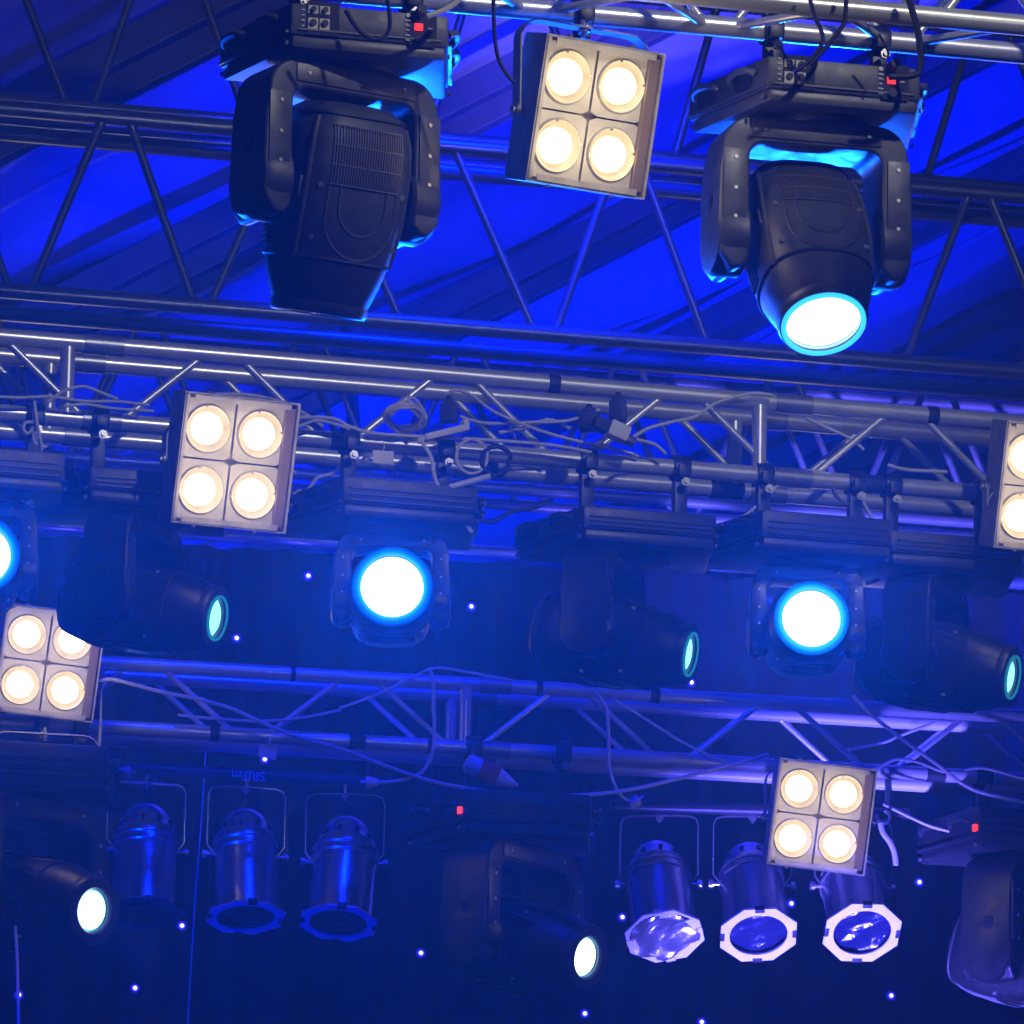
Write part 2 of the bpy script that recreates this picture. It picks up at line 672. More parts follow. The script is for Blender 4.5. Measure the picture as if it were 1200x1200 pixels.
def top_z(x, y):
    _, w, h, n = sec_at(y)
    u = min(0.98, abs(x) / w)
    return h * (1 - u ** n) ** (1 / n)


def clamp(parent, x, y, z1, rc=0.024):
    """half coupler hugging a chord centred on the origin line, with a stem down to z1"""
    q = MB()
    ring = []
    for i in range(15):
        t = R(-60) + R(300) * i / 14
        ring.append((math.cos(t), math.sin(t)))
    vs, fs = [], []
    ri, ro = rc + 0.002, rc + 0.010
    for sx in (-0.022, 0.022):
        for c, s in ring:
            vs.append((x + sx, c * ri, s * ri))
            vs.append((x + sx, c * ro, s * ro))
    n = len(ring) * 2
    for i in range(len(ring) - 1):
        a = 2 * i
        fs += [(a, a + 1, a + 3, a + 2), (n + a + 2, n + a + 3, n + a + 1, n + a),
               (a + 1, n + a + 1, n + a + 3, a + 3), (a, a + 2, n + a + 2, n + a)]
    q.add(vs, fs)
    top = -rc - 0.006
    q.box((x, 0, (top + z1) / 2 - 0.0), (0.034, 0.030, abs(z1 - top)))
    q.box((x, -0.034, -0.012), (0.03, 0.022, 0.03))
    o = q.build('clamp', STEEL, parent, bevel=0.002)
    b = MB()
    b.cyl((x, -0.03, -0.045), (x, -0.062, -0.045), 0.006, n=8)
    b.cyl((x, -0.048, -0.045), (x, -0.056, -0.045), 0.012, n=6)
    b.build('bolt', ZINC, o)
    return o


def moving_head(line, px, label, pan, tilt, hang=0.105, bh=0.118, hs=1.0, scale=1.0, hsc=0.95, lens='lit', panel=False, lr=0.092,
                dx_yoke=0.0, dyaw=0.0, power=0.0, lcol=(0.10, 0.42, 1.0), red_side=False):
    root = empty('moving_head_light', line.at(px), (0, 0, line.yaw + dyaw), scale=scale)
    tag(root, label, 'stage light', 'moving head stage lights')
    fw, bw, hd = 0.176, 0.262, 0.165
    zt, zb = -hang, -hang - bh
    PLAST, PLAST2 = (PLAST_LIT, PLAST2_LIT) if panel else (PLAST_DIM, PLAST2_DIM)  # nearest row takes the lit tone, the rows behind the shaded tone
    nose = max(lr * 1.16, 0.092)
    nk = nose / 0.106
    set_nose(nose)
    # ---- base
    q = MB()
    outl = [(-fw, -hd), (fw, -hd), (bw, hd), (-bw, hd)]
    q.prism(outl, zb + 0.028, zt)
    body = q.build('base', PLAST, root, bevel=0.008)
    q = MB()
    g = 0.97
    q.prism([(x * g, y * g) for x, y in outl], zb, zb + 0.030)
    q.build('base_tray', PLAST2, body, bevel=0.010)
    # long horizontal ribs on the front face
    q = MB()
    for k in range(3):
        z = zb + 0.040 + k * (bh - 0.055) / 3
        if panel and k > 0:
            continue
        q.box((0, -hd - 0.001, z), (2 * fw - 0.03, 0.008, 0.004))
    q.build('rib', PLAST2, body)
    # side panels with two carrying handles each
    for sg in (-1, 1):
        A = Vector((sg * fw, -hd, 0))
        B = Vector((sg * bw, hd, 0))
        tdir = (B - A).normalized()
        nrm = Vector((sg * tdir.y, -sg * tdir.x, 0))
        L = (B - A).length
        mid = (zt + zb + 0.03) / 2
        q = MB()
        for fr in (0.30, 0.76):
            c = A + tdir * (L * fr) + Vector((0, 0, mid))
            ring = []
            for i in range(20):
                t = 2 * PI * i / 20
                ring.append(c + tdir * (0.042 * math.cos(t)) + Vector((0, 0, 0.034 * math.sin(t) * bh / .118)) + nrm * 0.0015)
            q.add(ring, [list(range(20))])
        build_each(q, 'handle_recess', RECESS, body)
        for fr in (0.30, 0.76):
            c = A + tdir * (L * fr) + Vector((0, 0, mid + 0.006))
            pts = []
            for i in range(9):
                t = PI * i / 8
                pts.append(c + tdir * (-0.05 * math.cos(t)) + nrm * (0.001 + 0.017 * math.sin(t)) + Vector((0, 0, 0.012 * math.sin(t))))
            q = MB()
            q.tube(pts, 0.0085, 8)
            q.build('handle', PLAST2, body)
        q = MB()
        c = (A + B) / 2 + Vector((0, 0, zb + 0.036)) + nrm * 0.002
        M = Matrix.Translation(c) @ Matrix.Rotation(math.atan2(tdir.y, tdir.x), 4, 'Z')
        q.box((0, 0, 0), (L * 0.94, 0.010, 0.006), M)
        q.build('side_rail', PLAST2, body)
        q = MB()
        for fr in (0.06, 0.94):
            c = A + tdir * (L * fr) + Vector((0, 0, zb + 0.012))
            q.cyl(c - nrm * 0.002, c + nrm * 0.004, 0.006, n=8)
        build_each(q, 'screw', ZINC, body)
    if red_side:
        q = MB()
        q.box((-fw - 0.008, -hd + 0.02, (zt + zb) / 2), (0.01, 0.018, 0.018))
        q.build('status_light', L_RED, body)
    if panel:
        yf = -hd
        zc = (zt + zb + 0.028) / 2
        q = MB()
        q.box((-0.105, yf - 0.0005, zc + 0.004), (0.072, 0.004, 0.076))
        q.box((0.118, yf - 0.0005, zc), (0.062, 0.004, 0.080))
        pb = build_each(q, 'connector_panel', RECESS, body)[0]
        q = MB()
        for ix, xx in enumerate((-0.128, -0.102)):
            for iz, zz in enumerate((zc + 0.022, zc - 0.010)):
                q.box((xx, yf - 0.003, zz), (0.022, 0.003, 0.026 if iz else 0.018))
        build_each(q, 'socket_label', LABEL, pb)
        for ix, xx in enumerate((-0.128, -0.102)):
            q = MB()
            q.cyl((xx, yf - 0.002, zc - 0.008), (xx, yf - 0.010, zc - 0.008), 0.0075, n=14)
            q.build('socket', RUBBER, pb)
            q = MB()
            q.cyl((xx, yf - 0.002, zc + 0.022), (xx, yf - 0.012, zc + 0.022), 0.006, n=14)
            q.build('socket', RUBBER, pb)
        q = MB()
        for k in range(5):
            q.box((0.084, yf - 0.003, zc + 0.016 - k * 0.011), (0.012 - 0.002 * (k % 3), 0.002, 0.0028))
            q.box((-0.150, yf - 0.002, zc + 0.032 - k * 0.012), (0.006 + 0.002 * (k % 2), 0.002, 0.003))
        q.box((0.134, yf - 0.003, zc + 0.002), (0.010, 0.002, 0.0025))
        q.box((0.131, yf - 0.003, zc - 0.026), (0.007, 0.002, 0.0025))
        q.cyl((0.084, yf - 0.001, zc + 0.028), (0.084, yf - 0.004, zc + 0.028), 0.005, n=12)
        q.build('panel_print', PRINT, pb)
        q = MB()
        q.box((0.108, yf - 0.004, zc + 0.003), (0.018, 0.006, 0.015))
        q.build('status_light', L_RED, pb)
        q = MB()
        q.cyl((0.110, yf, zc + 0.036), (0.110, yf - 0.030, zc + 0.038), 0.011, n=14)
        q.cyl((0.110, yf, zc - 0.026), (0.110, yf - 0.012, zc - 0.026), 0.010, n=14)
        build_each(q, 'power_plug', RUBBER, pb)
    # ---- clamps up to the chord
    for x in (-0.12, 0.13):
        clamp(root, x, 0, zt + 0.002)
    q = MB()
    q.box((-0.12, 0, zt + 0.008), (0.10, 0.12, 0.014))
    q.box((0.13, 0, zt + 0.008), (0.10, 0.12, 0.014))
    build_each(q, 'omega_bracket', ZINC if panel else STEEL, root, bevel=0.003)
    # ---- pan neck
    q = MB()
    q.cyl((0, 0, zb + 0.005), (0, 0, zb - 0.016), 0.105, n=32)
    q.build('pan_neck', RUBBER, root, bevel=0.004)
    # ---- yoke
    ytop = zb - 0.012
    W, WI, HH, TB = 0.225, 0.154, 0.350, 0.060
    yk = []
    rc_ = 0.07
    # outer outline (x,z), start bottom left going up the outside
    ol = [(-W + 0.03, -HH), (-W + 0.006, -HH + 0.03), (-W, -HH + 0.10), (-W + 0.004, -0.12)]
    for i in range(7):
        t = PI - (PI / 2) * i / 6
        ol.append((-W + 0.012 + rc_ + rc_ * math.cos(t), -rc_ + rc_ * math.sin(t)))
    right = [(-x, z) for x, z in ol][::-1]
    inner = [(WI + 0.02, -HH), (WI, -HH + 0.02), (WI, -TB - 0.03)]
    for i in range(5):
        t = (PI / 2) * i / 4
        inner.append((WI - 0.03 + 0.03 * math.cos(t), -TB - 0.03 + 0.03 * math.sin(t)))
    innl = [(-x, z) for x, z in inner][::-1]
    outline = ol + right + inner + innl
    piv = -HH + 0.085
    yo = empty('yoke', (dx_yoke, 0, ytop), (0, 0, pan), parent=root, scale=hs)
    # build as strips so that the concave outline stays clean
    q = MB()
    half = ol + [(0, 0)]
    # left arm + left half of bar: pair outer and inner points
    lo = ol + [(0.0, 0.0)]
    li = [(-WI - 0.02, -HH), (-WI, -HH + 0.02), (-WI, -HH + 0.10), (-WI, -0.13)]
    for i in range(7):
        t = PI - (PI / 2) * i / 6
        li.append((-WI + 0.035 + 0.035 * math.cos(t), -TB - 0.035 + 0.035 * math.sin(t)))
    li.append((0.0, -TB))
    lo2 = lo + [(-x, z) for x, z in lo[:-1]][::-1]
    li2 = li + [(-x, z) for x, z in li[:-1]][::-1]
    k = len(lo2)
    dep = 0.078
    vs = []
    for yy in (-dep, dep):
        for a, b in zip(lo2, li2):
            vs.append((a[0], yy, a[1]))
            vs.append((b[0], yy, b[1]))
    fs = []
    n = 2 * k
    for i in range(k - 1):
        a = 2 * i
        fs.append((a, a + 1, a + 3, a + 2))
        fs.append((n + a, n + a + 2, n + a + 3, n + a + 1))
        fs.append((a, a + 2, n + a + 2, n + a))
        fs.append((a + 1, n + a + 1, n + a + 3, a + 3))
    fs.append((0, n, n + 1, 1))
    fs.append((n - 2, n - 1, 2 * n - 1, 2 * n - 2))
    q.add(vs, fs)
    yb = q.build('yoke_frame', PLAST, yo, bevel=0.010, seg=3)
    # rounded lower housings
    q = MB()
    for sg in (-1, 1):
        M = Matrix.Translation((sg * 0.150, 0, piv)) @ Matrix.Rotation(sg * PI / 2, 4, 'Y')
        q.lathe([(0.080, 0.0), (0.088, 0.006), (0.088, 0.058), (0.080, 0.072), (0.05, 0.080)], 32, M)
    build_each(q, 'arm_housing', PLAST, yo, bevel=0.0)
    # raised arm covers on the front face
    q = MB()
    for sg in (-1, 1):
        x0 = sg * (WI + W) / 2
        q.box((x0, -dep - 0.002, -0.16), (0.052, 0.006, 0.16))
    q.box((0, -dep - 0.002, -0.03), (0.30, 0.006, 0.040))
    build_each(q, 'arm_cover', PLAST2, yo, bevel=0.002)
    q = MB()
    for sg in (-1, 1):
        for zz in (-0.03, -0.10, -0.17, -0.235):
            q.cyl((sg * (WI + 0.034 if zz < -0.05 else 0.12), -dep - 0.003, zz), (sg * (WI + 0.034 if zz < -0.05 else 0.12), -dep - 0.008, zz), 0.0045, n=8)
    build_each(q, 'screw', ZINC, yo)
    q = MB()
    for sg in (-1, 1):
        for zz, hh in ((-0.20, 0.05), (-0.275, 0.035)):
            q.box((sg * (W - 0.001), -0.01, zz), (0.008, 0.026, hh))
    build_each(q, 'arm_slot', RECESS, yo, bevel=0.002)
    # ---- head, hinged between the arms
    hd_ = empty('head', (dx_yoke, 0, ytop + piv * hs), parent=root, scale=hs * hsc)
    hd_.rotation_euler = (Matrix.Rotation(pan, 3, 'Z') @ Matrix.Rotation(tilt, 3, 'X')).to_euler()
    q = MB()
    n = 40
    for y, w, h, e in SEC:
        for i in range(n):
            t = 2 * PI * i / n
            c, s = math.cos(t), math.sin(t)
            q.v.append(Vector((w * math.copysign(abs(c) ** (2 / e), c), y, h * math.copysign(abs(s) ** (2 / e), s))))
    for k in range(len(SEC) - 1):
        for i in range(n):
            j = (i + 1) % n
            q.f.append([k * n + i, k * n + j, (k + 1) * n + j, (k + 1) * n + i])
    q.f.append(list(range(n)))
    shell = q.build('head_shell', PLAST, hd_, smooth=50)
    # seam bands
    for yy in (0.175, -0.155):
        q = MB()
        _, w, h, e = sec_at(yy)
        pts = []
        for i in range(40):
            t = 2 * PI * i / 40
            c, s = math.cos(t), math.sin(t)
            pts.append(((w + .001) * math.copysign(abs(c) ** (2 / e), c), yy, (h + .001) * math.copysign(abs(s) ** (2 / e), s)))
        q.tube(pts, 0.0045, 6, closed=True)
        q.build('seam', RUBBER, hd_)
    # side rails along the head where lid meets tub
    for sg in (-1, 1):
        q = MB()
        pts = []
        for i in range(16):
            y = 0.165 - 0.325 * i / 15
            _, w, h, e = sec_at(y)
            x = w * 0.90
            pts.append((sg * x, y, top_z(x, y) + 0.001))
        q.tube(pts, 0.006, 8)
        q.build('lid_edge', PLAST2, hd_)
    for zs in (1, -1):
        # grille: dark plate with many fins
        q = MB()
        y0, y1 = 0.015, 0.150
        vs, fs = [], []
        for i in range(9):
            x = -0.092 + 0.184 * i / 8
            for y in (y0, y1):
                vs.append((x, y, zs * (top_z(x, y) + 0.0015)))
        for i in range(8):
            fs.append((2 * i, 2 * i + 2, 2 * i + 3, 2 * i + 1))
        q.add(vs, fs)
        gp = q.build('grille', RECESS, hd_)
        q = MB()
        for i in range(27):
            x = -0.088 + 0.176 * i / 26
            pts = [(x, y0 + (y1 - y0) * k / 4, zs * (top_z(x, y0 + (y1 - y0) * k / 4) + 0.003)) for k in range(5)]
            q.tube(pts, 0.0016, 5)
        for k in range(4):
            y = y0 + (y1 - y0) * k / 3
            q.tube([(-0.09 + 0.18 * i / 8, y, zs * (top_z(-0.09 + 0.18 * i / 8, y) + 0.003)) for i in range(9)], 0.002, 5)
        q.build('grille_fin', mat('fin_metal', (0.13, 0.13, 0.13), 0.4, 0.3), gp)
        # embossed U ridges
        q = MB()
        for ww, ye in ((0.088, -0.15), (0.060, -0.095)):
            pts = []
            for i in range(8):
                y = 0.02 - (0.02 - ye) * 0.45 * i / 7
                pts.append((-ww, y))
            yc = 0.02 - (0.02 - ye) * 0.45
            for i in range(1, 13):
                t = PI + PI * i / 12
                pts.append((ww * math.cos(t), yc + (yc - ye) * math.sin(t)))
            for i in range(1, 8):
                pts.append((ww, yc + (0.02 - yc) * i / 7))
            q.tube(spline([(x, y, zs * (top_z(x, y) - 0.0012)) for x, y in pts], 2), 0.0042, 6)
        q.build('ridge', PLAST, hd_)
        q = MB()
        for sx in (-1, 1):
            for yy in (0.01, -0.11):
                z = top_z(0.107, yy)
                q.cyl((sx * 0.107, yy, zs * (z - 0.004)), (sx * 0.107, yy, zs * (z + 0.004)), 0.007, n=10)
        build_each(q, 'screw', ZINC, hd_)
    for sg in (-1, 1):
        q = MB()
        for i in range(14):
            y = 0.06 - 0.0125 * i - 0.03
            w = sec_at(y)[1]
            q.box((sg * (w - 0.001), y, -0.03), (0.006, 0.005, 0.05))
        q.build('side_vent', RECESS, hd_)
    q = MB()
    for sg in (-1, 1):
        for yy, zz, ll in ((0.0, 0.078, 0.050), (-0.01, -0.075, 0.036)):
            _, w, h, e = sec_at(yy)
            xx = w * (1 - (abs(zz) / h) ** e) ** (1 / e)
            q.box((sg * (xx + 0.001), yy, zz), (0.008, ll, 0.009))
    build_each(q, 'latch', ZINC, hd_, bevel=0.002)
    # lens ring, barrel and glass
    q = MB()
    M = Matrix.Translation((0, -0.262, 0)) @ Matrix.Rotation(PI / 2, 4, 'X')
    q.lathe([(0.100 * nk, -0.02), (0.110 * nk, -0.014), (0.111 * nk, 0.008), (0.106 * nk, 0.016), (lr + 0.006, 0.016), (lr, 0.010), (lr, -0.004)], 48, M, True, True)
    rim = {'teal': L_TEALD}.get(lens, PLAST2)
    ring = q.build('lens_ring', PLAST2 if lens != 'teal' else PLAST2, hd_)
    q = MB()
    q.lathe([(lr * 0.985, -0.002), (lr * 0.8, 0.006), (lr * 0.45, 0.012), (lr * 0.1, 0.0145), (0.0005, 0.015)], 40, None, False, False)
    q.build('lens', {'lit': L_LIT, 'white': L_WHITE, 'teal': L_TEAL, 'dark': GLASSD}[lens], hd_, loc=(0, -0.262, 0), rot=(PI / 2, 0, 0))
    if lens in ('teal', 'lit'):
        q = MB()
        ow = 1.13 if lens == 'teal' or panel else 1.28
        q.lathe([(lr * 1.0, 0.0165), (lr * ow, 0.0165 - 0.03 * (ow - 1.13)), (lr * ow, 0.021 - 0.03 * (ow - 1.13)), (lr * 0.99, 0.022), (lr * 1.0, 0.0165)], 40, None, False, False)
        q.build('lens_rim_glow', L_TEALD if lens == 'teal' else L_RIM, hd_, loc=(0, -0.262, 0), rot=(PI / 2, 0, 0))
    if power:
        lamp('head_beam', 'SPOT', (0, -0.30, 0), power, lcol, parent=hd_, rot=(R(-73), 0, 0), size=0.08, spot=R(112), blend=0.5)
    return root


BLUE = (0.0, 0.08, 1.0)
moving_head(ROW1, 964, 'big black moving head under the top truss with a round white lens glowing downward',
            R(0), R(57), panel=True, bh=0.102, hsc=0.91, lens='lit', dx_yoke=-0.035, power=60, lcol=BLUE)
moving_head(ROW1, 414, 'big black moving head at top left hanging unlit, its grille facing out',
            R(17), R(104), panel=True, bh=0.100, lens='dark', dx_yoke=-0.03, hang=0.08, hsc=0.96)
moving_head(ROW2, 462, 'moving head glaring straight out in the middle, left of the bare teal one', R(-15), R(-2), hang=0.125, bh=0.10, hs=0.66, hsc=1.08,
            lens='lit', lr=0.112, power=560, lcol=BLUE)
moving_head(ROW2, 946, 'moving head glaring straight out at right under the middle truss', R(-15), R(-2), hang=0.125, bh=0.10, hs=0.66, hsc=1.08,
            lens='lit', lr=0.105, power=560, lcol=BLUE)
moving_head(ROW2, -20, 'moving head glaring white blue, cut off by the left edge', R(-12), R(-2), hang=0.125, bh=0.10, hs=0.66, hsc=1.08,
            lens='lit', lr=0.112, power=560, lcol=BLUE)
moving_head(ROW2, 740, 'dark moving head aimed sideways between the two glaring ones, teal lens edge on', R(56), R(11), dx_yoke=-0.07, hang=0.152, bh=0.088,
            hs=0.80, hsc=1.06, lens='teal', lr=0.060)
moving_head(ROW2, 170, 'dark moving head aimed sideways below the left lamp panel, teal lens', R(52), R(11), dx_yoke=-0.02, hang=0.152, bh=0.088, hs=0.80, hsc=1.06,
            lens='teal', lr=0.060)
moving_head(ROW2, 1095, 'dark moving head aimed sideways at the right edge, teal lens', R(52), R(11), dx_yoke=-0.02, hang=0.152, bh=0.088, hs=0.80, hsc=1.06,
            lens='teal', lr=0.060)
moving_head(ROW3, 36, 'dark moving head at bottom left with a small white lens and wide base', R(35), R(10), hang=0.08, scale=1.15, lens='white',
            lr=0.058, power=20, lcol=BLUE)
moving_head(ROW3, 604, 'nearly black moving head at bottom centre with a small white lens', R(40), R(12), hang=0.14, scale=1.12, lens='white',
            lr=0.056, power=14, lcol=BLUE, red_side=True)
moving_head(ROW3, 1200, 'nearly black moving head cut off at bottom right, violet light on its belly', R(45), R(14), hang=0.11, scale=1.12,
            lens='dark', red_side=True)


# ------------------------------------------------------------------ blinders (four lamp panels)
def blinder(line, px, drop, yaw, tilt, roll, label, power=1.9, up=False, dback=-0.10, xo=0.0):
    root = empty('blinder_light', line.at(px), (0, 0, line.yaw))
    tag(root, label, 'lamp panel', 'four-lamp blinder panels')
    W, H, D = 0.304, 0.325, 0.07
    if not up:
        clamp(root, 0, 0, -0.06)
    piv = Vector((xo, dback, -drop))
    hz = empty('lamp_box', piv, parent=root)
    hz.rotation_euler = (Matrix.Rotation(yaw - line.yaw, 3, 'Z') @ Matrix.Rotation(tilt, 3, 'X') @ Matrix.Rotation(roll, 3, 'Y')).to_euler()
    q = MB()
    q.box((0, D / 2 + 0.02, 0), (W - 0.006, D, H - 0.006))
    q.build('housing', SILVERD, hz, bevel=0.004)
    # folded sheet-metal rim: four lips proud of the face
    q = MB()
    t = 0.004
    q.box((-W / 2 + t / 2, 0.030, 0), (t, 0.095, H))
    q.box((W / 2 - t / 2, 0.030, 0), (t, 0.095, H))
    q.box((0, 0.030, H / 2 - t / 2), (W - 2 * t - .001, 0.095, t))
    q.box((0, 0.030, -H / 2 + t / 2), (W - 2 * t - .001, 0.095, t))
    q.box((-W / 2 + 0.008, -0.0195, 0), (0.008, 0.003, H - 0.012))
    q.box((0, -0.020, H / 2 - 0.012), (W - 0.05, 0.003, 0.014))
    q.box((0, -0.020, -H / 2 + 0.012), (W - 0.05, 0.003, 0.014))
    q.build('rim', SILVERD, hz)
    q = MB()
    q.box((W / 2 - 0.022, -0.004, 0), (0.024, 0.020, H - 0.03))
    build_each(q, 'side_strip', mat('brown_strip', (0.16, 0.12, 0.10), 0.5), hz)
    # two column panels with a gap between
    for cx in (-0.078, 0.060):
        q = MB()
        # plate with two round holes built as ring sectors
        hw, hh = 0.066, 0.150
        for cz in (-0.076, 0.076):
            n = 32
            ro = 0.0612
            vs, fs = [], []
            for i in range(n):
                th = 2 * PI * i / n
                c, s = math.cos(th), math.sin(th)
                k = min(hw / max(abs(c), 1e-6), 0.074 / max(abs(s), 1e-6))
                vs += [(cx + ro * c, 0, cz + ro * s), (cx + k * c, 0, cz + k * s)]
            for i in range(n):
                j = (i + 1) % n
                fs.append((2 * i, 2 * i + 1, 2 * j + 1, 2 * j))
            q.add(vs, fs)
        q.build('face_plate', SILVER, hz, smooth=0)
        for cz in (-0.076, 0.076):
            M = Matrix.Translation((cx, 0, cz)) @ Matrix.Rotation(PI / 2, 4, 'X')
            q = MB()
            q.lathe([(0.0605, -0.004), (0.0605, 0.003), (0.0575, 0.006), (0.0555, 0.003), (0.050, -0.006), (0.0415, -0.014), (0.041, -0.018)], 40, M, False, False)
            lm = q.build('lamp_bezel', SILVERD, hz)
            q = MB()
            q.lathe([(0.0415, -0.016), (0.040, -0.002), (0.035, 0.007), (0.026, 0.013), (0.012, 0.0165), (0.0005, 0.0175)], 24, None, False, False)
            q.build('bulb', L_BULB, hz, loc=(cx, 0, cz), rot=(PI / 2, 0, 0))
            q = MB()
            for th in (R(100), R(190), R(10)):
                q.box((cx + 0.0555 * math.cos(th), -0.004, cz + 0.0555 * math.sin(th)), (0.005, 0.004, 0.005))
            build_each(q, 'bezel_clip', ZINC, lm)
    q = MB()
    for sx in (-0.09, 0.07):
        q.cyl((sx, -0.01, -H / 2 - 0.001), (sx, -0.01, -H / 2 - 0.006), 0.006, n=8)
        q.cyl((sx, -0.01, H / 2 + 0.001), (sx, -0.01, H / 2 + 0.006), 0.006, n=8)
    build_each(q, 'screw', ZINC, hz)
    # U bracket, stays level and carries the box by two side bolts
    br = empty('bracket_arm', piv, parent=root)
    br.rotation_euler = (0, 0, yaw - line.yaw)
    q = MB()
    hb = W / 2 + 0.014
    zt = drop - 0.050 if not up else -0.19
    sgn = 1 if not up else -1
    pts = [(-hb, 0, -0.0), (-hb, 0, zt - sgn * 0.05)]
    for i in range(1, 6):
        t = PI / 2 * i / 6
        pts.append((-hb + 0.05 - 0.05 * math.cos(t), 0, zt - sgn * 0.05 + sgn * 0.05 * math.sin(t)))
    pts += [(-hb + 0.05, 0, zt)]
    pts = pts + [(-x, y, z) for x, y, z in pts[::-1]]
    vs, fs = [], []
    for i, (x, y, z) in enumerate(pts):
        a = Vector(pts[max(i - 1, 0)])
        b = Vector(pts[min(i + 1, len(pts) - 1)])
        tg = (b - a).normalized()
        nr = Vector((tg.z, 0, -tg.x))
        for dy, dn in ((-0.016, -0.002), (0.016, -0.002), (0.016, 0.002), (-0.016, 0.002)):
            vs.append(Vector((x, y + 0.045 + dy, z)) + nr * dn)
    for i in range(len(pts) - 1):
        for j in range(4):
            k = (j + 1) % 4
            fs.append((4 * i + j, 4 * i + k, 4 * i + 4 + k, 4 * i + 4 + j))
    fs.append((3, 2, 1, 0))
    e = 4 * (len(pts) - 1)
    fs.append((e, e + 1, e + 2, e + 3))
    q.add(vs, fs)
    q.build('bracket', SILVERD, br)
    q = MB()
    for sg in (-1, 1):
        q = MB()
        q.lathe([(0.008, -0.012), (0.008, 0.002), (0.016, 0.0022), (0.016, 0.006), (0.009, 0.0062), (0.009, 0.013)], 14,
                Matrix.Translation((sg * hb, 0.045, 0)) @ Matrix.Rotation(sg * PI / 2, 4, 'Y'))
        q.build('bolt', ZINC, br)
    q = MB()
    q.lathe([(0.006, -0.022), (0.006, -0.012), (0.012, -0.0118), (0.012, -0.004), (0.006, -0.0038), (0.006, 0.02)], 10,
            Matrix.Translation((0, 0.045, zt)))
    q.build('bolt', ZINC, br)
    if power:
        for cx in (-0.078, 0.060):
            for cz in (-0.076, 0.076):
                lamp('added_face_fill', 'POINT', (cx, -0.12, cz), power / 4, (1.0, 0.78, 0.46), parent=hz, size=0.04)  # added point lamps floating before the bulbs to brighten the face plates
    return root


blinder(ROW1, 682, 0.261, R(30), R(15), R(0), 'silver four-lamp panel glowing warm at the top, between the two big moving heads')
blinder(ROW2, 238, 0.150, R(23), R(15), R(0), 'silver four-lamp panel glowing warm on the left of the middle truss', dback=-0.32)
blinder(ROW2, 1181, 0.047, R(20), R(15), R(0), 'silver four-lamp panel cut off by the right edge', dback=-0.32)
blinder(ROW3, 47, -0.16, R(12), R(14), R(4), 'silver four-lamp panel at the left edge, half hidden by a dark moving head', dback=-0.14)
blinder(ROW3, 933, 0.205, R(7), R(12), R(5), 'silver four-lamp panel lowest and furthest right, in front of chrome cans', dback=-0.30)


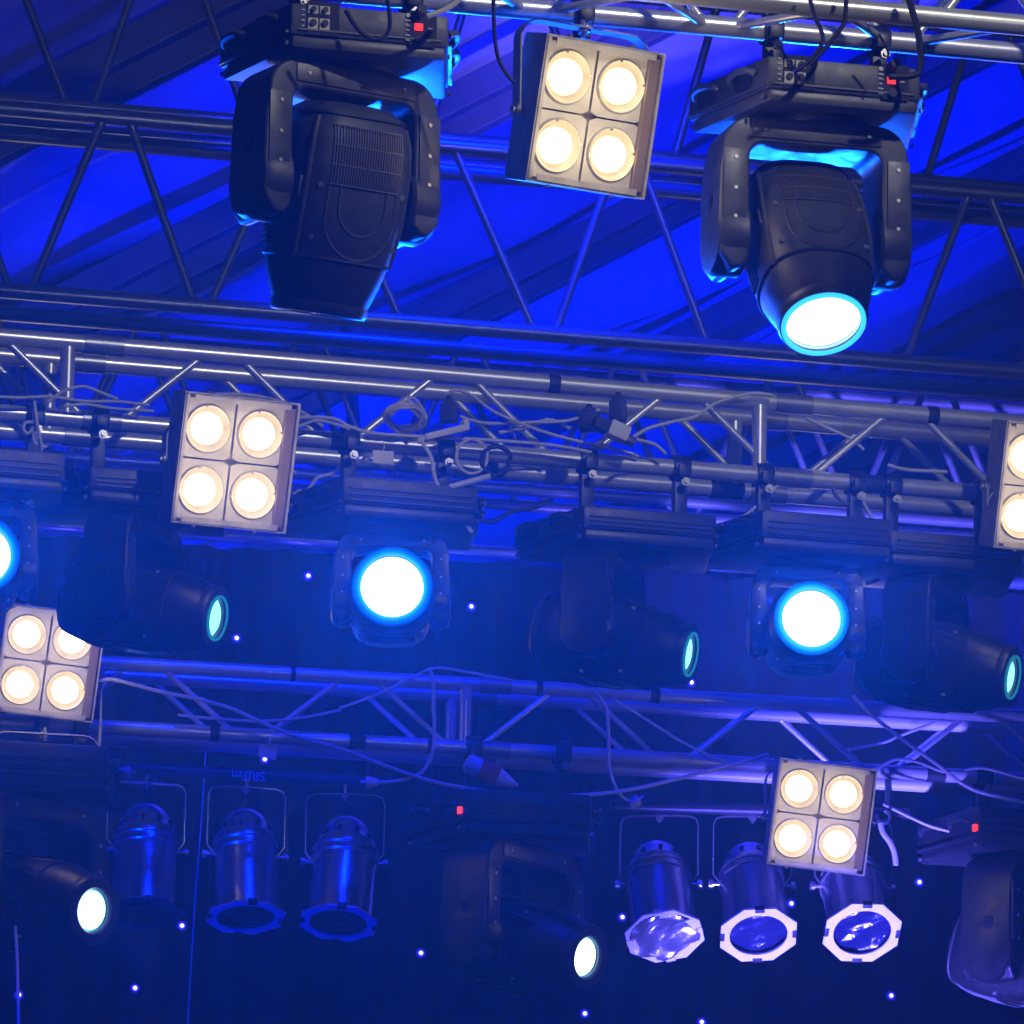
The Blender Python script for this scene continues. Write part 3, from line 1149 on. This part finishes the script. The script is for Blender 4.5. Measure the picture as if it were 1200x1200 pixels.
# ------------------------------------------------------------------ PAR cans
def par_can(p_top, yaw, tilt, label, roll=0.0, crumple=False, gel=True, frame_mat=None):
    root = empty('par_can', p_top, (0, 0, yaw))
    tag(root, label, 'spotlight can', 'chrome spotlight cans hanging below the lowest truss')
    bh, bw = 0.215, 0.122
    pts = [(-0.098, 0, -bh), (-bw, 0, -bh + 0.03), (-bw, 0, -0.03), (-bw + 0.008, 0, -0.010), (-bw + 0.03, 0, -0.002), (0, 0, 0)]
    pts = pts + [(-x, y, z) for x, y, z in pts[:-1][::-1]]
    q = MB()
    vs, fs = [], []
    for i, (x, y, z) in enumerate(pts):
        tg = (Vector(pts[min(i + 1, len(pts) - 1)]) - Vector(pts[max(i - 1, 0)])).normalized()
        nr = Vector((tg.z, 0, -tg.x))
        for dy, dn in ((-0.011, -0.0018), (0.011, -0.0018), (0.011, 0.0018), (-0.011, 0.0018)):
            vs.append(Vector((x, y + dy, z)) + nr * dn)
    for i in range(len(pts) - 1):
        for j in range(4):
            k = (j + 1) % 4
            fs.append((4 * i + j, 4 * i + k, 4 * i + 4 + k, 4 * i + 4 + j))
    q.add(vs, fs)
    q.build('bracket', CHROME, root)
    q = MB()
    q.cyl((0, 0, -0.02), (0, 0, 0.03), 0.006, n=8)
    q.cyl((0, 0, -0.012), (0, 0, -0.003), 0.012, n=6)
    q.build('bolt', ZINC, root)
    can = empty('can', (0, 0, -bh), parent=root)
    can.rotation_euler = (Matrix.Rotation(roll, 3, 'Y') @ Matrix.Rotation(tilt - PI / 2, 3, 'X')).to_euler()
    # axis: local -Z is the beam direction at tilt = 90 degrees
    prof = [(0.102, -0.205), (0.104, -0.203), (0.104, -0.198), (0.098, -0.194), (0.098, -0.02), (0.100, 0.0), (0.104, 0.004),
            (0.104, 0.010), (0.100, 0.014), (0.100, 0.026), (0.104, 0.030), (0.104, 0.036), (0.098, 0.040), (0.094, 0.062),
            (0.092, 0.066), (0.088, 0.070), (0.080, 0.095), (0.066, 0.122), (0.045, 0.142), (0.020, 0.150), (0.0005, 0.151)]
    q = MB()
    q.lathe(prof, 40, None, False, False)
    q.build('body', CHROME, can, smooth=30)
    q = MB()
    for i in range(10):
        t = 2 * PI * i / 10
        M = Matrix.Rotation(t, 4, 'Z') @ Matrix.Translation((0.0875, 0, 0.08)) @ Matrix.Rotation(R(-18), 4, 'Y')
        q.box((0, 0, 0), (0.006, 0.012, 0.020), M)
    build_each(q, 'vent_hole', RECESS, can)
    q = MB()
    q.tube([(0, 0.02, 0.148), (0.005, 0.03, 0.19), (0.02, 0.06, 0.22), (0.01, 0.08, 0.25)], 0.006, 8)
    q.build('power_lead', RUBBER, can)
    # octagonal colour frame with round window
    q = MB()
    n = 48
    vs, fs = [], []
    ro, ri = 0.128, 0.090
    for i in range(n):
        t = 2 * PI * i / n + PI / 8
        c, s = math.cos(t), math.sin(t)
        oc = ((t - PI / 8 + 1e-9) % (PI / 4)) - PI / 8
        k = ro * math.cos(PI / 8) / math.cos(oc)
        k *= 0.99
        for z in (-0.212, -0.206):
            vs += [(ri * c, ri * s, z), (k * c, k * s, z)]
    for i in range(n):
        j = (i + 1) % n
        a, b = 4 * i, 4 * j
        fs += [(a, a + 1, b + 1, b), (a + 2, b + 2, b + 3, a + 3), (a + 1, a + 3, b + 3, b + 1), (a, b, b + 2, a + 2)]
    q.add(vs, fs)
    fr = q.build('colour_frame', frame_mat or FRAME, can, smooth=25)
    q = MB()
    for i in range(4):
        M = Matrix.Rotation(PI / 2 * i, 4, 'Z') @ Matrix.Translation((0.112, 0, -0.207))
        q.box((0, 0, 0), (0.014, 0.030, 0.020), M)
    build_each(q, 'frame_clip', STEEL if not crumple else FRAME, can, bevel=0.002)
    # wrinkled colour gel or dark lens inside the frame
    q = MB()
    g = 18
    vs, fs = [], []
    rnd = random.Random(int(abs(p_top.x) * 1000) + 3)
    ph = [rnd.uniform(0, 6) for _ in range(4)]
    for a in range(g + 1):
        for b in range(33):
            rr = (0.110 if crumple else 0.094) * a / g
            t = 2 * PI * b / 32
            x, y = rr * math.cos(t), rr * math.sin(t)
            amp = 0.011 if crumple else 0.006
            z = -0.205 + amp * (math.sin(x * 34 + y * 60 + 1.5 * math.sin(x * 21 + ph[3]) + ph[0]) * 0.7 + math.sin(x * 18 - y * 75 + 1.2 * math.sin(y * 30) + ph[1]) * 0.35
                                + abs(math.sin(x * 40 + y * 95 + ph[2])) * 0.5) - (0.012 if crumple else -0.012)
            vs.append((x, y, z))
    for a in range(g):
        for b in range(32):
            fs.append((a * 33 + b, a * 33 + b + 1, a * 33 + b + 34, a * 33 + b + 33))
    q.add(vs, fs)
    q.build('gel', CHROME if crumple else (GEL if frame_mat is None else GLASSD), can, smooth=60)
    for sg in (-1, 1):
        q = MB()
        q.lathe([(0.006, 0), (0.006, 0.022), (0.014, 0.023), (0.014, 0.036), (0.011, 0.039)], 12,
                Matrix.Translation((sg * 0.098, 0, -bh)) @ Matrix.Rotation(sg * PI / 2, 4, 'Y'))
        q.build('knob', CHROME, root)
    return root


BARD = 22.3
y3 = ROW3.yaw
par_can(P(172, 917, BARD), y3, R(76), 'leftmost chrome can, standing beside the bottom left moving head', R(3), frame_mat=mat('dark_frame', (0.03, 0.03, 0.034), 0.5))
FRD = mat('blue_grey_frame', (0.45, 0.45, 0.50), 0.45, 0.3)
par_can(P(289, 923, BARD), y3, R(74), 'chrome can in the middle of the left three, hanging straight', R(1), frame_mat=FRD)
par_can(P(405, 931, BARD), y3 - R(8), R(72), 'right one of the left three chrome cans, leaning slightly', R(5), frame_mat=FRD)
par_can(P(773, 956, BARD), y3 - R(20), R(60), 'chrome can with crumpled foil over its front, left of the lowest lamp panel', R(-10), crumple=True)
par_can(P(882, 957, BARD), y3 - R(10), R(56), 'chrome can with octagonal frame, half behind the lowest lamp panel', R(-4))
par_can(P(1000, 960, BARD), y3 - R(4), R(50), 'chrome can with the brightest octagonal frame, under the lowest lamp panel', R(-1))


def pipe(name, a, b, r, mt, label, cat):
    mid = (a + b) / 2
    q = MB()
    q.cyl(a - mid, b - mid, r, n=16)
    o = q.build(name, mt, loc=mid)
    tag(o, label, cat)
    return o


bar = empty('lamp_bar', P(290, 907, BARD + 0.03))
tag(bar, 'thin dark bar the left three chrome cans hang from, with white print', 'bar')
b0 = bar.location.copy()
q = MB()
q.cyl(P(125, 899, BARD) - b0, P(446, 917, BARD + 0.1) - b0, 0.020, n=16)
q.build('tube', STEEL, bar)
q = MB()
for sx in (138, 432):
    p = P(sx, 899 + (sx - 125) * 0.056, BARD + 0.04)
    q.cyl(p - b0, p - b0 + Vector((0, 0, 0.12)), 0.010, n=8)
build_each(q, 'hanger', STEEL, bar)
fc = bpy.data.curves.new('print', 'FONT')
fc.body = 'SRIFm'
fc.size = 0.042
fc.extrude = 0.0006
ft = bpy.data.objects.new('print_curve', fc)
COL.objects.link(ft)
bpy.context.view_layer.update()
tm = bpy.data.meshes.new_from_object(ft.evaluated_get(bpy.context.evaluated_depsgraph_get()))
bpy.data.objects.remove(ft)
tm.materials.clear()
tm.materials.append(PRINT)
fo = bpy.data.objects.new('white_print', tm)
COL.objects.link(fo)
fo.parent = bar
pp = P(311, 905, BARD - 0.016)
fo.location = pp - b0
fo.rotation_euler = (Matrix.Rotation(y3, 3, 'Z') @ Matrix.Rotation(PI / 2, 3, 'X') @ Matrix.Rotation(PI, 3, 'Z')).to_euler()
bar = empty('lamp_bar', P(890, 948, BARD))
tag(bar, 'thin dark bar above the right three chrome cans', 'bar')
b0 = bar.location.copy()
q = MB()
q.cyl(P(715, 944, BARD - 0.05) - b0, P(1065, 954, BARD + 0.05) - b0, 0.018, n=16)
q.build('tube', STEEL, bar)
q = MB()
for sx in (745, 1040):
    p = P(sx, 945 + (sx - 715) * 0.03, BARD)
    q.cyl(p - b0, p - b0 + Vector((0, 0, 0.16)), 0.009, n=8)
build_each(q, 'hanger', STEEL, bar)


# ------------------------------------------------------------------ cables
def PL(px, py, d):
    """point seen at (px, py) that keeps its distance to the truss it belongs to, all along the truss"""
    for ln, d0 in ((ROW1, 16.0), (ROW2, 18.2), (ROW3, 21.9)):
        if abs(d - d0) < 0.42:
            return P(px, py, (ln.at(px) - CAM).dot(F) + d - d0)
    return P(px, py, d)


def cable(name, pts, d, r, mt, label, cat='cable', group=None, sub=6):
    """pts: photo points with optional depth offset, a hanging or lying cable"""
    w = []
    for p in pts:
        dd = d + (p[2] if len(p) > 2 else 0)
        w.append(PL(p[0], p[1], dd))
    c = sum(w, Vector()) / len(w)
    q = MB()
    q.tube(spline([p - c for p in w], sub), r, 8)
    o = q.build(name, mt, loc=c, smooth=60)
    tag(o, label, cat, group)
    return o


D2 = 18.13
G2 = 'loose white cables on the middle truss'
cable('cable', [(-20, 464), (20, 466), (60, 465), (95, 470), (140, 471), (175, 475)], D2, .0045, WHITEC, 'white cable lying straight along the left end of the middle truss', group=G2)
cable('cable', [(55, 472), (75, 458), (98, 453), (118, 460), (138, 468)], D2, .0045, WHITEC, 'white cable arching over the left end of the middle truss', group=G2)
cable('cable', [(75, 476), (100, 474), (135, 479), (180, 482)], D2 - .05, .0045, WHITEC, 'white cable resting on the lower chord near the left edge', group=G2)
cable('cable', [(40, 470, -.06), (43, 495, -.07), (47, 515, -.07), (48, 528, -.06), (42, 541, -.05), (33, 547, -.05)], D2, .0045, WHITEC, 'white cable end dangling in a hook shape near the left edge', group=G2)
cable('cable', [(40, 495, -.06), (30, 495, -.06), (27, 503, -.06), (33, 508, -.06), (40, 500, -.06), (39, 515, -.06), (46, 523, -.06), (55, 523, -.06)], D2, .0045, WHITEC, 'white curl of cable with a short stub below the left end of the middle truss', group=G2)
cable('cable', [(250, 463), (290, 463), (330, 472), (360, 487), (378, 500)], D2 + .05, .006, WHITEC, 'white cable over the back of the left lamp panel', group=G2)
cable('cable', [(345, 490), (375, 489), (395, 492), (410, 500), (440, 508), (500, 512), (560, 515), (640, 521), (693, 530)], D2, .005, WHITEC, 'long white cable running right along the lower chord', group=G2)
cable('cable', [(350, 500), (372, 493), (400, 499), (410, 503)], D2, .0045, WHITEC, 'short white cable just right of the left lamp panel', group=G2)
coil = []
for i in range(90):
    t = 2 * PI * i / 18
    coil.append((474 + (23 + 4 * math.sin(i * .7)) * math.cos(t) + 3 * math.sin(i * .31), 489 + (15 + 2 * math.cos(i)) * math.sin(t) + 3 * math.sin(i * .23), -.03 + .05 * math.sin(t)))
coil += [(490, 500, -.02), (500, 490, 0), (490, 472, 0), (480, 465, 0), (474, 478, 0)]
cable('cable_coil', coil, D2, .0045, WHITEC, 'tight white coil of cable sitting on the middle truss', 'cable', sub=2)
cable('cable', [(523, 462), (535, 457), (552, 463), (575, 480), (600, 492), (640, 507), (690, 520), (735, 530), (748, 535)], D2 + .03, .0045, WHITEC, 'white cable curving down right from the black adaptor', group=G2)
cable('cable', [(538, 488), (570, 496), (620, 495), (665, 493), (690, 485), (703, 480)], D2 + .05, .0045, WHITEC, 'white cable drooping between the two black adaptors', group=G2)
cable('cable', [(585, 507), (620, 500), (640, 492), (655, 495), (668, 502)], D2 + .07, .005, WHITEC, 'short white loop behind the drooping cable', group=G2)
cable('cable', [(742, 512), (760, 502), (785, 495), (815, 488), (840, 472), (880, 461), (905, 463)], D2 + .06, .0048, WHITEC, 'white cable rising right from the white plug across the upper chord', group=G2)
cable('cable', [(745, 515), (765, 520), (775, 527), (780, 532)], D2, .005, WHITEC, 'short white cable behind the white plug', group=G2)
cable('cable', [(945, 490), (970, 502), (995, 513), (1012, 527)], D2 + .10, .0048, WHITEC, 'stiff white cable end sloping down right on the middle truss', group=G2)
cable('cable', [(1040, 545), (1060, 550), (1085, 552), (1110, 553)], D2 + .06, .005, WHITEC, 'white cable lying beside the right edge lamp panel', group=G2)
cable('cable', [(493, 516), (505, 535), (510, 560), (520, 582), (535, 600), (553, 624)], D2 - .12, .005, WHITEC, 'white cable hanging down with a frayed end beside the middle glare', group=G2)
cable('cable', [(526, 590), (538, 600), (548, 614), (552, 623)], D2 - .12, .0045, WHITEC, 'short doubled cable end beside the hanging white cable', group=G2)
loop = [(553 + 18 * math.cos(2 * PI * i / 20), 535 + 20 * math.sin(2 * PI * i / 20), 0) for i in range(21)]
cable('cable_loop', loop, D2 - .1, .0045, WHITEC, 'round white cable loop in front of the lower chord', group=None, sub=2)
loop = [(581 + (15 + .15 * (i % 20)) * math.cos(2 * PI * i / 20), 540 + 17 * math.sin(2 * PI * i / 20), 0) for i in range(44)]
cable('cable_loop', loop, D2 - .1, .0058, RUBBER, 'round black cable loop in front of the lower chord', sub=2)
tie = pipe('stick', P(515, 574, D2 - .1), P(575, 558, D2 - .1), .008, WHITEC, 'pale flat stick poking out under the cable loops', 'stick')
cable('cable', [(830, 618), (860, 612), (885, 595), (905, 575), (925, 558), (950, 552), (985, 560), (1005, 580), (1020, 605), (1024, 625), (1017, 632)], D2 + .06, .0048, WHITEC, 'pale cable looping over the right glaring head', group=G2)
cable('cable', [(975, 560), (978, 578), (990, 590), (1010, 600), (1022, 640), (1035, 665), (1030, 678), (1015, 684)], D2 + .06, .005, mat('purple_cable', (0.16, 0.14, 0.2), 0.5), 'dark cable dangling beside the right glaring head')
cable('cable', [(555, 606), (575, 612), (600, 600), (625, 595), (648, 585)], D2 + .2, .006, RUBBER, 'dark wavy cable leading to the middle dark head')
cable('cable', [(340, 592), (360, 575), (372, 560), (390, 555), (400, 545), (415, 543)], D2 + .1, .005, WHITEC, 'pale tangled cable right under the left lamp panel', group=G2)
cable('cable', [(335, 600), (350, 585), (352, 575), (343, 582), (350, 592), (365, 580), (385, 572), (412, 560)], D2 + .12, .005, WHITEC, 'pale knotted cable below the left lamp panel', group=G2)
tang = [(25 + 14 * math.sin(i * 1.7), 575 + 13 * math.cos(i * 1.1) + i * .6, .02 * math.sin(i)) for i in range(26)]
cable('cable_tangle', tang, D2, .005, WHITEC, 'tangle of cable above the left edge glare', sub=3)

G1 = 'black cables on the nearest truss'
D1 = 15.70
cable('cable', [(578, -20), (579, 30), (583, 65), (592, 85), (602, 97)], D1, .0045, RUBBER, 'thin black cable hanging left of the top lamp panel', group=G1)
cable('cable', [(946, -15), (954, 18), (962, 35), (963, 52), (948, 72), (930, 84)], D1, .005, RUBBER, 'black cable dropping into the right big moving head', group=G1)
cable('cable', [(992, -15), (990, 22), (982, 38), (966, 58), (950, 75)], D1, .005, RUBBER, 'second black cable dropping into the right big moving head', group=G1)
cable('cable', [(1062, -10), (1074, 30), (1078, 55), (1079, 75), (1072, 88), (1042, 90)], D1, .0075, RUBBER, 'thick black power cable at the right end of the right big head', group=G1)
cable('cable', [(1030, 40), (1037, 52), (1041, 62), (1040, 70)], D1, .003, RUBBER, 'thin black wire loop under the top truss', group=G1)
cable('cable', [(548, -12), (535, 2), (520, 12), (500, 19)], D1, .0065, WHITEC, 'light grey cable plugged into the left big moving head')
cable('cable', [(405, 12), (420, 35), (438, 46), (452, 42), (457, 25), (452, -12)], D1 - .02, .005, RUBBER, 'black cable drooping in front of the left big head base', group=G1)

D3 = 21.8
G3 = 'loose white cables on the lowest truss'
cable('cable', [(235, 820), (270, 830), (310, 848), (350, 864), (400, 878), (445, 895), (500, 914), (560, 926), (620, 932), (680, 932), (740, 925), (800, 911), (850, 898), (900, 884)], D3 - .06, .0062, WHITEC, 'long white cable swagging below the lowest truss', group=G3)
cable('cable', [(108, 800), (130, 796), (160, 803), (195, 812), (240, 820)], D3, .0062, WHITEC, 'pale cable along the left of the lowest truss', group=G3)
cable('cable', [(208, 838), (250, 842), (300, 845), (350, 842), (400, 832)], D3 + .06, .0048, WHITEC, 'pale cable crossing behind the left of the lowest truss', group=G3)
cable('cable', [(504, 785), (508, 800), (508, 830), (509, 850), (507, 880), (497, 902), (480, 912), (460, 916), (437, 917)], D3 - .05, .0058, WHITEC, 'white cable hanging from the lowest truss with plug at its end', group=G3)
cable('cable', [(398, 830), (440, 815), (480, 795), (510, 783), (550, 788), (600, 797)], D3, .0048, WHITEC, 'pale cable bowing over the upper chord of the lowest truss', group=G3)
cable('cable', [(698, 812), (710, 830), (713, 860), (713, 895), (720, 920), (730, 935), (742, 940)], D3 - .05, .0058, WHITEC, 'white cable dropping from the lowest truss with bulb-like plug', group=G3)
cable('cable', [(720, 820), (760, 845), (800, 870), (843, 890), (870, 896)], D3 + .05, .0048, WHITEC, 'thin pale cable crossing down right behind the lowest truss', group=G3)
cable('cable', [(1000, 815), (1022, 838), (1060, 868), (1100, 897), (1140, 925), (1200, 940), (1230, 942)], D3 - .08, .0062, WHITEC, 'blue-lit cable sagging to the right edge on the lowest truss', group=G3)
cable('cable', [(1028, 900), (1050, 890), (1075, 893), (1110, 905), (1150, 900), (1200, 912), (1230, 914)], D3 - .05, .0048, WHITEC, 'pale cable lying on the lower chord at right', group=G3)
cable('cable', [(985, 880), (1030, 872), (1060, 860), (1095, 847)], D3 + .15, .005, WHITEC, 'thin cable stretched behind the lowest truss at right', group=G3)
cable('cable', [(1035, 942), (1065, 957), (1090, 968), (1112, 974)], D3 - .02, .0048, WHITEC, 'short stiff cable leading into the bottom right head')
cable('wire', [(241, 880), (236, 960), (229, 1050), (224, 1130), (219, 1215)], 23.5, .0022, WHITEC, 'hair thin wire hanging left of the middle chrome can', 'wire')
cable('wire', [(18, 1085), (20, 1120), (21, 1160), (22, 1215)], 21.6, .0050, WHITEC, 'pale cord hanging in the bottom left corner', 'wire')


def small(name, label, cat, loc, build, rot=None):
    root = empty(name, loc)
    if rot:
        root.rotation_euler = rot
    tag(root, label, cat)
    build(root)
    return root


def plug_black(w, h):
    def f(root):
        q = MB()
        q.box((0, 0, 0), (w, 0.05, h))
        q.box((0, 0, h * .5), (w * .7, 0.04, h * .35))
        q.build('adaptor_body', RUBBER, root, bevel=.008)
        q = MB()
        q.cyl((0, 0, h * .6), (0, 0, h * .9), w * .22, w * .14, n=12)
        q.build('cable_boot', RUBBER, root)
    return f


small('adaptor', 'black cable adaptor upright beside the white coil', 'plug', PL(526, 484, D2), plug_black(.045, .05))
small('adaptor', 'black cable adaptor left of the white plug', 'plug', PL(690, 494, D2 + .05), plug_black(.05, .05))
small('adaptor', 'black cable adaptor standing behind the white plug', 'plug', PL(724, 482, D2 + .08), plug_black(.045, .055))


def white_plug(root):
    q = MB()
    q.box((0, 0, 0), (.055, .045, .042))
    q.build('plug_body', WHITEP, root, bevel=.005)
    q = MB()
    q.box((-.048, 0, -.002), (.04, .042, .034))
    q.build('plug_collar', RUBBER, root, bevel=.005)
    q = MB()
    q.cyl((.027, 0, -.008), (.05, 0, -.012), .016, .012, n=14)
    q.build('cable_gland', ZINC, root)


small('mains_plug', 'white square plug with black collar on the middle truss', 'plug', PL(724, 506, D2 - .03), white_plug, (0, R(20), ROW2.yaw))


def white_strip(root):
    q = MB()
    q.box((0, 0, 0), (.12, .03, .018))
    q.box((.055, 0, .012), (.016, .03, .02))
    q.build('strip_body', WHITEP, root, bevel=.004)
    q = MB()
    q.cyl((-.06, 0, 0), (-.08, 0, -.006), .007, n=8)
    q.build('cable_boot', WHITEP, root)


small('socket_strip', 'white strip of plastic lying between the coil and the black adaptor', 'plug', PL(523, 507, D2 - .03), white_strip, (0, R(-18), ROW2.yaw))


def tag_white(root):
    q = MB()
    q.box((0, 0, 0), (.055, .004, .034))
    q.build('tag_plate', WHITEP, root, bevel=.001)
    q = MB()
    q.tube([(0, 0, .017), (.003, 0, .03), (0, 0.01, .05)], .0015, 6)
    q.build('tag_tie', WHITEC, root)


small('tag', 'small white tag hanging between two clamps under the coil', 'tag', PL(449, 536, D2 - .08), tag_white, (0, 0, ROW2.yaw))


def red_plug(root):
    q = MB()
    M = Matrix.Rotation(PI / 2, 4, 'Y')
    q.lathe([(.022, -.075), (.030, -.066), (.031, -.03)], 20, M)
    q.build('plug_end', WHITEP, root)
    q = MB()
    q.lathe([(.033, -.03), (.033, .03)], 20, M)
    q.build('red_band', REDP, root, bevel=.003)
    q = MB()
    q.lathe([(.031, .03), (.026, .045), (.006, .10), (.0005, .102)], 20, M)
    q.build('plug_tip', WHITEP, root)


small('connector', 'red and white pointed connector on the lowest truss above the bottom centre head', 'plug', PL(572, 905, D3 - .02), red_plug, (0, R(22), ROW3.yaw))


def plug_end(root):
    q = MB()
    q.cyl((-.018, 0, 0), (.018, 0, 0), .020, .012, n=14)
    q.build('plug_body', WHITEP, root, bevel=.003)
    q = MB()
    for s in (-.008, .008):
        q.cyl((-.018, s, 0), (-.034, s, 0), .0035, n=8)
    build_each(q, 'pin', ZINC, root)


small('mains_plug', 'white plug at the end of the cable above the third chrome can', 'plug', PL(436, 917, D3 - .05), plug_end)
small('mains_plug', 'white plug at the end of the cable dropping left of the foil can', 'plug', PL(743, 940, D3 - .05), plug_end, (0, R(30), PI))
small('mains_plug', 'white plug on the bar end beside the first chrome can', 'plug', PL(146, 905, BARD - .05), plug_end, (0, 0, PI))
small('tape_flag', 'scrap of pale tape just above a star light under the lowest truss', 'tape', PL(314, 882, D3 - .03), tag_white, (0, R(10), ROW3.yaw))


def hook(root):
    q = MB()
    pts = [(.02 * math.cos(R(a)), 0, .02 * math.sin(R(a))) for a in range(-200, 90, 20)]
    q.tube(pts, .006, 8)
    q.build('snap_hook', CHROME, root)
    q = MB()
    q.tube(spline([(-.008, 0, -.02), (.0, 0, -.05), (.022, 0, -.08), (.036, 0, -.115), (.040, 0, -.15)], 4), .009, 8)
    q.build('strap', WHITEC, root)


small('safety_cable', 'blue-lit snap hook and strap right of the lowest lamp panel', 'safety hook', PL(1035, 957, D3 - .05), hook)

# ------------------------------------------------------------------ lights
ROOFB = (0.0, 0.004, 1.0)
for x, y, z, e, tx, ty in ((-5.0, 22.0, 4.0, 850, -0.6, 26), (5.2, 24.0, 5.2, 4300, 0.6, 27), (5.4, 31.0, 5.2, 3200, 0.4, 33)):
    lamp('roof_wash', 'SPOT', (x, y, z), e, ROOFB, target=(tx, ty, RZ + tx * TAN), size=0.15, spot=R(70), blend=0.9)
lamp('violet_wash', 'SPOT', (0.7, 19.8, 2.2), 9000, (0.12, 0.095, 1.0), target=(1.05, 22.25, 4.9), size=0.12, spot=R(27), blend=0.7)
lamp('floor_blue', 'SPOT', (-2.4, 18.8, 1.6), 1700, (0.0, 0.006, 1.0), target=(-0.95, 22.2, 4.95), size=0.2, spot=R(24), blend=0.8)
lamp('blue_wash', 'SPOT', (0.1, 19.2, 8.1), 750, (0.0, 0.008, 1.0), target=(-0.1, 22.3, 5.1), size=0.25, spot=R(62), blend=0.8)
lamp('truss_light', 'SPOT', (4.2, 8.5, 6.2), 300, (0.85, 0.92, 1.0), target=(0.1, 20.3, 7.25), size=0.15, spot=R(20), blend=0.8)
foh = lamp('front_of_house', 'SPOT', (2.6, 11.6, 8.3), 380, (1.0, 0.95, 0.84), target=(0.0, 16.6, 5.62), size=0.10, spot=R(19), blend=0.55)
foh.scale = (2.6, 1, 1)          # barn doors: a wide, flat beam

w = bpy.data.worlds.new('World')
S.world = w
w.use_nodes = True
nt = w.node_tree
sky = nt.nodes.new('ShaderNodeTexSky')
sky.sky_type = 'NISHITA'
sky.sun_disc = False
sky.sun_elevation = R(-4)
sky.sun_rotation = R(150)
bg = nt.nodes['Background']
nt.links.new(sky.outputs[0], bg.inputs['Color'])
bg.inputs['Strength'].default_value = 0.05

# ------------------------------------------------------------------ haze
q = MB()
q.box((0, 20, 6.5), (44, 50, 15.0 + 0.0))
hz = q.build('haze', mat('haze_volume', (1, 1, 1)), smooth=0)
hz['kind'] = 'stuff'
nt = MATS['haze_volume'].node_tree
for n in list(nt.nodes):
    nt.nodes.remove(n)
pv = nt.nodes.new('ShaderNodeVolumePrincipled')
pv.inputs['Color'].default_value = (0.85, 0.90, 1.0, 1)
pv.inputs['Density'].default_value = 0.0045
pv.inputs['Anisotropy'].default_value = 0.6
mo = nt.nodes.new('ShaderNodeOutputMaterial')
nt.links.new(pv.outputs['Volume'], mo.inputs['Volume'])

# ------------------------------------------------------------------ render settings
S.view_settings.view_transform = 'Standard'
S.view_settings.look = 'None'
S.view_settings.exposure = 0
S.view_settings.gamma = 1
S.render.engine = 'CYCLES'
S.cycles.use_denoising = True
S.cycles.max_bounces = 5
S.cycles.diffuse_bounces = 2
S.cycles.glossy_bounces = 3
S.cycles.volume_bounces = 0
S.cycles.transparent_max_bounces = 4
S.cycles.sample_clamp_indirect = 4
